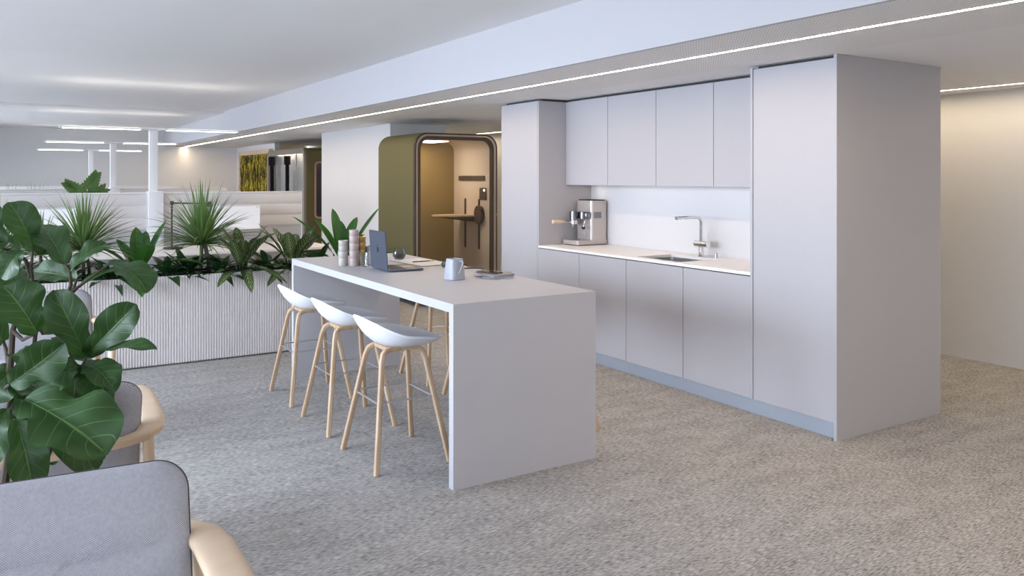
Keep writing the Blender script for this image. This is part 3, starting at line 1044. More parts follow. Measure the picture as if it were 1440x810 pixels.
MB().prism(rrect(-.035, .035, -.075, .075, .009, 5), XY, .0076, .0082).build('screen', 'darkglass', t)

# ================================================================== PODS
# near phone pod, opening towards -y
PX0, PX1, PY0, PY1, PH = 3.978, 5.098, 8.50, 9.575, 2.03
t = thing('phone_pod', 'olive green single phone pod with a glass front, beside the kitchen', 'pod', ((PX0 + PX1) / 2, (PY0 + PY1) / 2, 0))
out = rrect(PX0, PX1, .02, PH, .17, 12)
inn = rrect(PX0 + .07, PX1 - .06, .07, PH - .07, .12, 12)
MB().ringprism(out, inn, XZ, PY0 + .04, PY1).build('shell', 'olive', t, world=True)
MB().prism(rrect(PX0 + .01, PX1 - .01, .03, PH - .01, .16, 12), XZ, PY1 - .03, PY1 - .001).build('back_panel', 'olive', t, world=True)
MB().prism(rrect(PX0 + .0705, PX1 - .0605, .0705, PH - .0705, .12, 12), XZ, PY1 - .05, PY1 - .031).build('back_lining', 'olive_in', t, world=True, label='olive gold felt lining on the back wall')
lin_o = rrect(PX0 + .0702, PX1 - .0602, .0702, PH - .0702, .12, 12)
lin_i = rrect(PX0 + .078, PX1 - .068, .078, PH - .078, .113, 12)
MB().ringprism(lin_o, lin_i, XZ, PY0 + .06, PY1 - .051).build('side_lining', 'cream', t, world=True, label='cream felt lining of walls and ceiling')
fr_i = rrect(PX0 + .065, PX1 - .085, .085, PH - .075, .115, 12)
MB().ringprism(rrect(PX0 + .004, PX1 - .004, .024, PH - .004, .166, 12), rrect(PX0 + .022, PX1 - .030, .042, PH - .022, .15, 12), XZ, PY0 + .01, PY0 + .04).build('front_frame', 'brown', t, world=True)
MB().ringprism(rrect(PX0 + .022, PX1 - .030, .042, PH - .022, .15, 12), rrect(PX0 + .040, PX1 - .055, .06, PH - .040, .14, 12), XZ, PY0, PY0 + .035).build('metal_trim', 'alu', t, world=True, label='bright metal trim around the glass door')
MB().ringprism(rrect(PX0 + .040, PX1 - .055, .06, PH - .040, .14, 12), rrect(PX0 + .078, PX1 - .092, .098, PH - .080, .115, 12), XZ, PY0 + .006, PY0 + .05).build('door_gasket', 'brown', t, world=True)
MB().prism(rrect(PX0 + .077, PX1 - .091, .097, PH - .079, .115, 12), XZ, PY0 + .022, PY0 + .028).build('glass_door', 'glass', t, world=True)
MB().box(PX0 + .12, PX1 - .12, PY0 + .15, PY1 - .15, .0705, .08).build('floor_mat', 'taupe', t, world=True)
MB().box(PX0 + .2, PX0 + .62, PY0 + .35, PY1 - .3, PH - .085, PH - .079, .002, 1).build('ceiling_light', 'podlight', t, world=True)
wxp = PX1 - .0685
dk = MB()
poly = [(wxp - .50, 9.10), (wxp - .49, 9.20), (wxp - .40, 9.30), (wxp, 9.34), (wxp, 8.86), (wxp - .30, 8.90), (wxp - .46, 9.0)]
dk.prism(poly, XY, 1.012, 1.030)
desk = dk.build('shelf_desk', 'oak_desk', t, world=True)
mb = MB()
for i in range(8):
    f = i / 7
    mb.prism([(wxp - .46 + .40 * f, 9.08), (wxp - .44 + .38 * f, 9.24), (wxp, 9.30), (wxp, 8.92)], XY, 1.011 - .008 * i - .008, 1.011 - .008 * i)
mb.build('bracket', 'brown', desk, world=True)
MB().prism([(8.80 + .095 * math.cos(a), 1.035 + .115 * math.sin(a)) for a in [2 * PI * k / 32 for k in range(32)]], YZ, wxp - .05, wxp - .001).build('hook_pad', 'brown', t, world=True)
for y in (9.20, 8.84):
    MB().prism(rrect(y - .018, y + .018, .60, 1.235, .016, 5), YZ, wxp - .010, wxp - .0005).build('wall_rail', 'brown', t, world=True)
MB().prism(rrect(8.70, 9.37, 1.465, 1.525, .006, 3), YZ, wxp - .014, wxp - .0005).build('wall_bar', 'brown', t, world=True)
cp = MB().prism(rrect(8.655, 8.815, 1.225, 1.375, .025, 5), YZ, wxp - .014, wxp - .0005).build('control_panel', 'brown', t, world=True)
MB().lathe([(.012, 0), (.012, .003)], (0, 0, 0)).build('button', 'podlight', cp)
bo = [x for x in cp.children] or [o for o in bpy.data.objects if o.parent == cp]
bo[0].location = Vector((wxp - .015, 8.69, 1.345)) - t.location
bo[0].rotation_euler = (0, -PI / 2, 0)
MB().cyl((PX1 - .020, PY0 + .0, 1.05), (PX1 - .020, PY0 - .02, 1.05), .008).build('door_knob', 'alu', t, world=True)

# far meeting pod: glass front towards -x, side wall towards -y
QX0, QX1, QY0, QY1, QH = 4.40, 5.75, 13.93, 16.35, 2.03
t = thing('meeting_pod', 'large olive green meeting pod far behind the white column', 'pod', ((QX0 + QX1) / 2, (QY0 + QY1) / 2, 0))
MB().ringprism(rrect(QY0, QY1, .02, QH, .13, 10), rrect(QY0 + .08, QY1 - .08, .10, QH - .08, .08, 10), YZ, QX0 + .04, QX1).build('shell', 'olive', t, world=True)
MB().ringprism(rrect(QY0 + .003, QY1 - .003, .023, QH - .003, .13, 10), rrect(QY0 + .075, QY1 - .09, .10, QH - .10, .08, 10), YZ, QX0, QX0 + .04).build('front_frame', 'taupe', t, world=True)
MB().prism(rrect(QY0 + .076, QY1 - .091, .101, QH - .101, .08, 10), YZ, QX0 + .018, QX0 + .026).build('glass_front', 'glass_soft', t, world=True)
MB().prism(rrect(QY0 + .06, QY1 - .06, .08, QH - .06, .08, 10), YZ, QX0 + .16, QX0 + .19).build('white_curtain', 'white', t, world=True)
MB().prism(rrect(QY0 + .02, QY1 - .02, .04, QH - .02, .12, 10), YZ, QX1 - .04, QX1 - .001).build('back_panel', 'olive', t, world=True)
for y in (15.82, 14.80):
    b_ = MB().cyl((QX0 - .045, y, .3), (QX0 - .045, y, 1.86), .035, n=14).build('door_bar', 'matte', t, world=True)
    MB().cyl((QX0 - .045, y, 1.74), (QX0 - .045, y, 1.90), .06, n=16).box(QX0 - .05, QX0 - .0003, y - .02, y + .02, 1.78, 1.84).box(QX0 - .05, QX0 - .0003, y - .02, y + .02, .4, .44).build('bar_mount', 'matte', b_, world=True)
MB().box(QX0 + .06, QX0 + .13, QY0 + .5, QY1 - .5, QH - .10, QH - .09).build('ceiling_light', 'podlight', t, world=True)  # added light, no lamp seen in this pod; brightens the white sheet inside
MB().box(QX0 + .0, QX0 + .012, QY0 + .46, QY0 + .50, .1, QH - .1).build('door_edge', 'alu', t, world=True)
wf = MB().ringprism(rrect(4.58, 5.35, .78, 1.79, .07, 6), rrect(4.61, 5.32, .81, 1.76, .05, 6), XZ, QY0 - .012, QY0 - .0005).build('window_rim', 'pinkframe', t, world=True)
MB().prism(rrect(4.6105, 5.3195, .8105, 1.7595, .05, 6), XZ, QY0 - .006, QY0 - .001).build('window_pane', 'darkglass', wf, world=True)
t = thing('roof_vent', 'round metal ventilation ring on top of the far meeting pod', 'vent', (4.80, 14.5, QH))
MB().lathe([(.22, 0), (.22, .05), (.19, .06), (.17, .05), (.17, 0)], n=28, closed=True).build('ring', 'alu', t)
MB().lathe([(.15, 0), (.15, .035), (.0, .035)][:2], n=28).build('fan_cover', 'taupe', t)
for a in range(3):
    th = a * 2 * PI / 3
    MB().box(-.004, .004, -.0, .19, .035, .045).build('spoke', 'alu', t).rotation_euler.z = th

# moss picture
t = thing('moss_picture', 'tall framed yellow-green moss picture on the far wall', 'picture', (SWX, 17.8, .9))
MB().ringprism([(16.5, .85), (19.07, .85), (19.07, 2.09), (16.5, 2.09)], [(16.6, .97), (18.97, .97), (18.97, 2.0), (16.6, 2.0)], YZ, SWX - .09, SWX - .0005).build('frame', 'oak_pale', t, world=True)
mb = MB()
random.seed(3)
for i in range(900):
    y, z = random.uniform(16.62, 18.95), random.uniform(1.0, 1.99)
    l = random.uniform(.05, .2)
    mb.sweep([(SWX - .06, y, z), (SWX - .075, y + random.uniform(-.015, .015), z - l * .5), (SWX - .07, y, max(.975, z - l))], [.02, .03, .01], [.01, .014, .006], n=5)
mb.box(SWX - .055, SWX - .001, 16.6005, 18.9695, .9705, 1.9995)
mb.build('moss', 'moss', t, world=True)

# ================================================================== WORKSTATIONS
def screen_panel(x0, x1, y, lab, grp, detail=True):
    t = thing('acoustic_screen', lab, 'screen', ((x0 + x1) / 2, y, 0), 0, grp)
    mb = MB()
    z0, z1 = .91, 1.318
    nseg = 36
    prof = []
    for i in range(nseg + 1):
        z = z0 + (z1 - z0) * i / nseg
        ph = (z - z0) / ((z1 - z0) / 3) % 1.0
        if i == nseg:
            ph = 1.0
        dpt = .020 + .018 * (max(0, math.sin(PI * ph))) ** .5
        prof.append((y - dpt, z))
    back = [(y + (y - a), z) for a, z in reversed(prof)]
    mb.prism(prof + back, lambda a, b, d: Vector((d, a, b)), x0 + .012, x1 - .012)
    mb.build('upholstery', 'screenfab', t, world=True)
    MB().box(x0 + .012, x1 - .012, y - .018, y + .018, .04, .909).build('lower_panel', 'screengrey', t, world=True)
    MB().box(x0, x1, y - .03, y + .03, 1.319, 1.333, .003, 1).box(x0, x0 + .0115, y - .03, y + .03, 0.001, 1.3185).box(x1 - .0115, x1, y - .03, y + .03, 0.001, 1.3185).build('frame', 'white', t, world=True)
    return t


rows = [(10.0, 'nearest', 3.12), (14.2, 'middle', 3.15), (18.3, 'farthest', 3.04)]
for y, w, xr in rows:
    screen_panel(-1.9, 1.34, y, 'channelled cream acoustic screen left of the luminaire post, %s row' % w, 'desk screens')
    screen_panel(1.50, xr, y, 'channelled cream acoustic screen right of the luminaire post, %s row' % w, 'desk screens')
    t = thing('luminaire', 'white T-shaped office luminaire with two glowing arms, %s row' % w, 'lamp', (1.42, y + .12, 0), 0, 'T-shaped luminaires between the desks')
    MB().box(-.079, .079, -.22, -.04, .001, 1.345, .006, 2).build('base_cabinet', 'white', t)
    MB().box(-.046, .046, -.03, .03, .001, 2.05, .004, 2).build('pole', 'white', t)
    MB().box(-.12, .12, -.05, .05, 2.05, 2.075, .003, 1).build('cross_head', 'white', t)
    for s in (-1, 1):
        a, b = sorted((s * .12, s * .95))
        h_ = MB().box(a, b, -.075, .075, 2.052, 2.068, .002, 1).build('arm', 'white', t)
        MB().box(a + .03, b - .02, -.06, .06, 2.049, 2.0515).build('diffuser', 'lamp', h_)
        MB().box(a + .03, b - .02, -.05, .05, 2.0685, 2.070).build('uplight', 'lampup', h_)

# desk in front of the nearest screens
t = thing('desk', 'long cream bench desk behind the planter', 'desk', (.5, 9.3, 0))
MB().box(-1.9, 3.10, 8.75, 9.765, .705, .73, .002, 1).build('desktop', 'desktop', t, world=True)
for x in (-1.2, .3, 2.9):
    MB().box(x - .03, x + .03, 8.85, 9.65, 0, .03).box(x - .03, x + .03, 9.2, 9.26, .03, .7045).build('leg', 'white', t, world=True)


def monitor(xa, xb, lab):
    xc = (xa + xb) / 2
    t = thing('monitor', lab, 'monitor', (xc, 9.72, .7305), 0, 'monitors on the bench desk')
    w = (xb - xa) / 2
    MB().box(-w, w, -.035, -.012, .165, .445, .004, 2).build('housing', 'white', t)
    s_ = MB().box(-w + .008, w - .008, -.037, -.0355, .175, .437).build('screen', 'screen', t)
    MB().box(w - .045, w - .020, -.0378, -.0372, .422, .426).build('marking', 'black', s_)
    MB().box(-.03, .03, -.0118, .001, .01, .35).box(-.11, .11, -.10, .045, 0, .01, .002, 1).build('stand', 'alu', t)


monitor(1.90, 2.529, 'white monitor at the right end of the bench desk, beside the lamp')
monitor(0.0, .63, 'white monitor on the left part of the bench desk')
# desk lamp
t = thing('desk_lamp', 'thin black right-angled desk lamp on the bench desk', 'lamp', (1.51, 9.35, .7305))
MB().lathe([(.095, 0), (.10, .003), (.10, .016), (.096, .020)], n=32).build('base', 'black', t)
MB().cyl((-.012, 0, .02), (-.012, 0, .50), .0085, n=12).build('pole', 'black', t)
MB().cyl((-.03, 0, .497), (.36, 0, .485), .0075, n=12).lathe([(.018, -.02), (.018, .02)], (-.012, 0, .498), n=16).build('arm', 'black', t)
MB().lathe([(.03, -.03), (.034, -.026), (.020, .02), (.012, .03)], (.38, 0, .477), n=20).build('lamp_head', 'black', t)

# ================================================================== PLANTER
PLX0, PLX1, PLY0, PLY1, PLZ = -1.6, 2.98, 6.93, 7.36, .712
t = thing('planter', 'long low planter with pale fluted cladding behind the island', 'planter', ((PLX0 + PLX1) / 2, 7.15, 0))
mb = MB()
zz0, zz1 = .014, PLZ
mb.ringprism([(PLX0, PLY0), (PLX1, PLY0), (PLX1, PLY1), (PLX0, PLY1)], [(PLX0 + .02, PLY0 + .02), (PLX1 - .02, PLY0 + .02), (PLX1 - .02, PLY1 - .02), (PLX0 + .02, PLY1 - .02)], XY, zz0, zz1)
mb.build('box', 'planter', t, world=True, smooth=False)
mb = MB()
x = PLX0 + .005
while x < PLX1 - .012:
    mb.prism([(x, PLY0 - .0003), (x + .0025, PLY0 - .009), (x + .0105, PLY0 - .009), (x + .013, PLY0 - .0003)], XY, zz0, zz1)
    x += .0205
mb.build('fluted_cladding', 'planter', t, world=True, smooth=False)
MB().box(PLX0 + .03, PLX1 - .03, PLY0 + .03, PLY1 - .03, 0.0, .0135).build('plinth', 'screengrey', t, world=True)
MB().box(PLX0 + .021, PLX1 - .021, PLY0 + .021, PLY1 - .021, .5, .665).build('soil', 'soil', t, world=True)
SOILZ = .66


def rnd(a, b):
    return random.uniform(a, b)


def dracaena(x, y, trunks, hz, L, n, lab, seed, lift=0.0):
    random.seed(seed)
    t = thing('dracaena', lab, 'plant', (x, y, SOILZ), 0, 'dracaenas in the planter')
    mb = MB()
    for dx, dy, r in trunks:
        mb.tube([(dx, dy, 0), (dx * .8, dy, (hz - SOILZ) * .5), (dx * .35, dy * .5, hz - SOILZ + .02)], [r, r * .9, r * .9], 10)
    mb.build('stem', 'trunk', t)
    mb = MB(uv=True)
    c = Vector((0, 0, hz - SOILZ))
    for i in range(n):
        az = i * 2.399 + rnd(-.2, .2)
        f = (i + .5) / n
        el = math.radians(88 - 82 * f ** .85 + rnd(-6, 6))
        l = L * rnd(.82, 1.12) * (1.0 if f < .85 else .8)
        d = Vector((math.cos(az) * math.cos(el), math.sin(az) * math.cos(el), math.sin(el)))
        p0 = c + Vector((math.cos(az) * .012, math.sin(az) * .012, -.03 * f + .03))
        p1 = p0 + d * l * .55
        p2 = p0 + d * l * rnd(.96, 1.0) + Vector((0, 0, -l * (.05 + .28 * math.cos(el) * rnd(.5, 1.3))))
        if y + p2.y > 7.9:
            pass
        mb.leaf(p0, p1, p2, rnd(.016, .024), n=8, k=1, fold=.5, shape=lambda s: min(1, .5 + s * 1.6) * (1 - s ** 2.2) + .02)
    mb.build('foliage', 'blade', t)
    return t


dracaena(1.384, 7.15, [(-.01, 0, .017), (.065, .02, .019)], .93, .56, 150, 'tall spiky dracaena with two bare stems in the planter in front of the desk lamp', 11)
dracaena(.50, 7.17, [(0, 0, .014), (.05, .03, .014)], .92, .52, 120, 'spiky dracaena in the planter behind the top of the fig', 12)
dracaena(.21, 7.20, [(0, 0, .013)], .90, .34, 80, 'small spiky dracaena low in the planter, left of a larger one', 13)
dracaena(-.07, 7.15, [(0, 0, .014)], .92, .46, 70, 'spiky dracaena at the left edge of the picture behind the fig', 14)


def rosette(name, x, y, leaves, m, lab, grp, shape=None, w_fold=.25, ruffle=0.0, stem=.004):
    """leaves: list of (azimuth deg, elevation deg, length, width, droop)"""
    t = thing(name, lab, 'plant', (x, y, SOILZ), 0, grp)
    mb = MB(uv=True)
    sb = MB()
    for i, (az, el, l, w, dr) in enumerate(leaves):
        a, e = math.radians(az), math.radians(el)
        d = Vector((math.cos(a) * math.cos(e), math.sin(a) * math.cos(e), math.sin(e)))
        b0 = Vector((math.cos(a) * .015, math.sin(a) * .015, 0))
        st_ = l * .28
        p0 = b0 + Vector((d.x * .6, d.y * .6, max(.35, d.z))).normalized() * st_
        p1 = p0 + d * l * .5
        p2 = p0 + d * l * .95 + Vector((math.cos(a) * dr * .25, math.sin(a) * dr * .25, -dr * l))
        mb.leaf(p0, p1, p2, w, n=12, k=3, fold=w_fold, shape=shape, ruffle=ruffle, seed=i * 1.3)
        sb.tube([b0 + Vector((0, 0, -.01)), b0.lerp(p0, .5) + Vector((0, 0, .005)), p0], stem, 6)
    mb.build('foliage', m, t)
    sb.build('stem', 'lowleaf', t)
    return t


oval = lambda s: max(.02, math.sin(PI * s ** .85) ** .75)
oblong = lambda s: max(.02, (math.sin(PI * s ** 1.05)) ** .62)
lance = lambda s: max(.015, (math.sin(PI * s ** .75)) ** 1.0)
# broad glossy plants (azimuth 0 = right along the planter, -90 = towards the viewer)
rosette('broad_leaf_plant', .90, 7.16, [(100, 80, .36, .125, .0), (20, 66, .44, .10, .05), (160, 50, .40, .10, .25), (-80, 62, .36, .15, .25), (-30, 35, .42, .13, .45), (-140, 25, .42, .13, .5),
        (60, 72, .34, .12, .0), (-5, 20, .40, .12, .6), (180, 10, .38, .12, .5), (-95, 15, .30, .13, .6), (130, 60, .34, .11, .1)], 'broad',
        'glossy broad-leaved plant in the planter between the left and the tall dracaena', 'broad-leaved plants in the planter', oblong, stem=.006)
rosette('broad_leaf_plant', 2.62, 7.16, [(120, 78, .46, .14, .0), (5, 56, .56, .085, .05), (170, 50, .56, .14, .1), (-100, 45, .38, .15, .4), (-40, 30, .42, .14, .5), (-165, 28, .52, .14, .3),
        (80, 68, .42, .13, .1), (-10, 22, .50, .12, .3), (190, 62, .46, .14, .1), (-60, 62, .36, .13, .2), (150, 15, .50, .13, .3), (30, 70, .44, .12, .1)], 'broad',
        'glossy broad-leaved plant at the right end of the planter behind the stacked cups', 'broad-leaved plants in the planter', oblong, stem=.006)


def pattern_plant(x, seed, lab, extra=()):
    random.seed(seed)
    lv = []
    for i in range(11):
        lv.append((i * 137.5 + rnd(-15, 15), rnd(50, 80), rnd(.36, .46), rnd(.085, .105), rnd(.12, .38)))
    for i in range(13):
        lv.append((i * 137.5 + 60 + rnd(-20, 20), rnd(5, 40), rnd(.24, .30), rnd(.08, .10), rnd(.2, .5)))
    lv += list(extra)
    return rosette('feathered_leaf_plant', x, 7.12, lv, 'pattern', lab, 'feathered-leaf plants in the planter', oblong, .2, .03)


pattern_plant(1.70, 21, 'feathered dark and pale green plant in the planter, left of its twin, near the monitor', [(-95, 20, .30, .09, .75), (-60, 25, .31, .095, .7), (-125, 20, .29, .085, .6)])
pattern_plant(2.14, 22, 'feathered dark and pale green plant in the planter beside the far corner of the island', [(-100, 20, .28, .085, .7), (-130, 15, .29, .085, .6), (160, 60, .44, .085, .1), (20, 62, .40, .09, .1)])
# low dark plants filling the planter
lows = [(-.35, 'far left'), (.05, 'below the small dracaena'), (.36, 'below the left dracaena'), (.70, 'left of the glossy plant'), (1.10, 'right of the glossy plant'),
        (1.27, 'left of the bare dracaena stems'), (1.52, 'right of the bare dracaena stems'), (1.93, 'between the two feathered plants'), (2.36, 'left of the right end plant'), (2.84, 'at the right end')]
for i, (x, w) in enumerate(lows):
    random.seed(40 + i)
    lv = [(k * 137.5, rnd(5, 70), rnd(.17, .29), rnd(.06, .09), rnd(.1, .6)) for k in range(26)]
    rosette('low_leafy_plant', x, 7.10 + .07 * (i % 2), lv, 'lowleaf', 'low dark green leafy plant in the planter, ' + w, 'low plants filling the planter', lance, .2)

# plants between the far rows
t = thing('split_leaf_plant', 'light green split-leaf plant rising behind the nearest acoustic screen', 'plant', (.80, 11.5, 0))
MB().lathe([(.15, 0), (.19, .38), (.175, .38), (.14, .05)], n=28).build('pot', 'pot', t)
mb = MB()
heads = [((.06, 0, 1.36), (.155, .0, 1.555), (.02, 0, 1.50), .15), ((-.02, .02, 1.30), (-.20, -.02, 1.44), (-.12, 0, 1.48), .15), ((.02, .05, 1.20), (.25, .1, 1.36), (.15, .1, 1.38), .2), ((0, -.05, 1.1), (-.1, -.25, 1.25), (0, -.15, 1.3), .2)]
for a, b, c, w in heads:
    mb.tube([(0, 0, .3), (a[0] * .4, a[1] * .4, .8), a], [.012, .009, .006], 8)
mb.lathe([(.172, .33), (.172, .335)], n=24)
mb.build('stem', 'trunk', t)
mb = MB(uv=True)
for a, b, c, w in heads:
    A_, B_, C_ = Vector(a), Vector(b), Vector(c)
    for k in range(7):       # split lobes fanned along the midrib
        f = k / 6
        mid = A_.lerp(B_, f * .8)
        dirv = (B_ - A_).normalized()
        for s in (-1, 1):
            sd = dirv.cross(Vector((0, -1, 0))).normalized() * s
            tip = mid + (sd * (1 - .55 * f) + dirv * (.35 + .6 * f)).normalized() * w * (.75 - .15 * f)
            mb.leaf(mid, mid.lerp(tip, .5) + Vector((0, -.01, 0)), tip, .05, up=(0, -1, .2), n=6, k=1, fold=.2, shape=lambda s_: max(.05, math.sin(PI * min(1, .15 + .85 * s_)) ** .6))
mb.build('foliage', 'monst', t)
for (x, y, hh, lab) in ((2.80, 16.0, 1.40, 'thin grassy potted plant far behind, right of the luminaire posts'), (.02, 16.0, 1.42, 'thin grassy potted plant far behind, at the left edge'), (.42, 16.0, 1.42, 'thin grassy potted plant far behind, right of the one at the left edge')):
    random.seed(int(x * 100) + 5)
    t = thing('potted_grass', lab, 'plant', (x, y, 0), 0, 'thin grassy potted plants behind the middle row')
    MB().lathe([(.14, 0), (.18, .45), (.165, .45), (.13, .05)], n=24).build('pot', 'pot', t)
    mb = MB(uv=True)
    for k in range(26):
        a = k * 2.4
        mb.leaf((math.cos(a) * .05, math.sin(a) * .05, .35), (math.cos(a) * .08, math.sin(a) * .08, .9), (math.cos(a) * rnd(.05, .28), math.sin(a) * rnd(.05, .28), hh + rnd(-.12, .03)), .02, n=6, k=1)
    mb.build('foliage', 'blade', t)
    MB().lathe([(.158, .38), (.158, .40)], n=20).build('soil', 'soil', t)

# ================================================================== ARMCHAIRS


def cushion(mb, w, h, T, r, mp, groove=None, NP=18, RG=14):
    """rounded slab: outline rrect w x h, thickness T; mp(a, b, n) places it"""
    outl = rrect(-w / 2, w / 2, -h / 2, h / 2, r, NP // 2)
    # densify straight runs
    dense = []
    for i, p in enumerate(outl):
        q = outl[(i + 1) % len(outl)]
        L_ = math.hypot(q[0] - p[0], q[1] - p[1])
        nseg = max(1, int(L_ / .03))
        for k in range(nseg):
            dense.append((p[0] + (q[0] - p[0]) * k / nseg, p[1] + (q[1] - p[1]) * k / nseg))
    N = len(dense)
    layers = []
    for side in (1, -1):
        ly = []
        for m_ in range(1, RG + 1):
            f = math.sin(m_ / RG * PI / 2)
            ring = []
            for (a, b) in dense:
                aa, bb = a * f, b * f
                tk = T / 2 * (1 - f ** 10) ** .5 * (.86 + .14 * (1 - f * f))
                if groove and side == 1:
                    for g in groove:
                        tk -= .016 * math.exp(-((bb - g) / .012) ** 2) * (1 - f ** 8)
                ring.append(mb.bm.verts.new(mp(aa, bb, side * tk)) if m_ < RG or side == 1 else None)
            ly.append(ring)
        layers.append(ly)
    layers[1][-1] = layers[0][-1]
    for ly in layers:
        for a, b in zip(ly, ly[1:]):
            for k in range(N):
                mb.bm.faces.new((a[k], a[(k + 1) % N], b[(k + 1) % N], b[k]))
        mb.bm.faces.new(ly[0])
    return dense


def make_armchair():
    """faces local -y; back rail at +y"""
    t = thing('armchair', '', 'armchair', (0, 0, 0), 0, 'grey lounge armchairs')
    tilt = math.atan2(.17, .46)
    zc, yc = .58, .295
    bw, bh, T = .64, .47, .085
    up = Vector((0, math.sin(tilt), math.cos(tilt)))
    nr = Vector((0, -math.cos(tilt), math.sin(tilt)))
    c = Vector((0, yc, zc))
    mb = MB()
    dn = cushion(mb, bw, bh, T, .075, lambda a, b, n: c + Vector((a, 0, 0)) + up * b + nr * n, groove=[.045])
    bk = mb.build('back_cushion', 'fabric', t)
    mb = MB()
    pts = [c + Vector((a * 1.002, 0, 0)) + up * b * 1.002 + nr * .002 for a, b in dn]
    mb.tube(pts + pts[:2], .0015, 6, cap=False)
    mb.build('piping', 'piping', bk)
    mb = MB()
    c2 = Vector((0, -.02, .395))
    dn = cushion(mb, .62, .56, .12, .06, lambda a, b, n: c2 + Vector((a, b, n)))
    sc_ = mb.build('seat_cushion', 'fabric', t)
    MB().box(-.30, .30, -.25, .22, .29, .325, .006, 2).build('seat_frame', 'oak_pale', t)
    # armrest and back rail in one bent piece
    zA = .618
    half = [(.385, -.33, zA - .012), (.385, -.25, zA - .004), (.383, -.1, zA), (.375, .1, zA), (.366, .24, zA), (.352, .33, zA - .002), (.318, .392, zA - .006), (.26, .415, zA - .012), (.15, .425, zA - .018), (0, .428, zA - .02)]
    wd = [.070, .086, .094, .094, .092, .084, .060, .038, .030, .028]
    hd = [.022, .028, .032, .034, .036, .038, .036, .034, .032, .032]
    full = half + [(-x, y, z) for x, y, z in reversed(half[:-1])]
    MB().sweep(full, wd + wd[:-1][::-1], hd + hd[:-1][::-1], up=(0, 0, 1), n=20, power=3.0).build('armrest', 'oak_pale', t)
    for s in (-1, 1):
        MB().tube([(s * .375, -.27, 0), (s * .372, -.255, .3), (s * .380, -.23, zA - .016)], [.014, .020, .019], 14).build('leg', 'oak_pale', t)
        MB().tube([(s * .375, .36, 0), (s * .352, .325, .3), (s * .345, .315, zA - .018)], [.014, .020, .019], 14).build('leg', 'oak_pale', t)
        MB().cyl((s * .37, -.25, .30), (s * .352, .32, .30), .014, n=12).build('side_rail', 'oak_pale', t)
    MB().cyl((-.37, -.19, .30), (.37, -.19, .30), .013, n=12).cyl((-.352, .20, .30), (.352, .20, .30), .013, n=12).build('cross_rail', 'oak_pale', t)
    return t


ch = make_armchair()
CH = [(.035, 1.80, math.radians(-4), 'grey woven armchair with oak arms in the foreground, bottom left corner'),
      (.075, 3.43, PI, 'grey woven armchair seen from behind, beside the fig'),
      (.12, 5.32, 0, 'pale armchair facing the viewer, half hidden behind the fig')]
for i, (x, y, r, lab) in enumerate(CH):
    o = ch if i == 0 else copy_tree(ch)
    o.location = (x, y, 0)
    o.rotation_euler.z = r
    o['label'] = lab

# ================================================================== FIDDLE-LEAF FIG
FIGX, FIGY = -.06, 2.62
t = thing('fiddle_leaf_fig', 'large potted fiddle-leaf fig with big dark green leaves at the left edge', 'plant', (FIGX, FIGY, 0))
MB().lathe([(.13, 0), (.16, .30), (.148, .30), (.12, .04)], n=32).build('pot', 'pot', t)
MB().lathe([(.140, .25), (.140, .27)], n=28).build('soil', 'soil', t)
fig = lambda s: max(.03, (math.sin(PI * min(1, s ** 1.0 * .97 + .03)) ** .55) * (.66 + .42 * s) * (1 - .27 * math.exp(-((s - .33) / .13) ** 2)))
D = 2.42
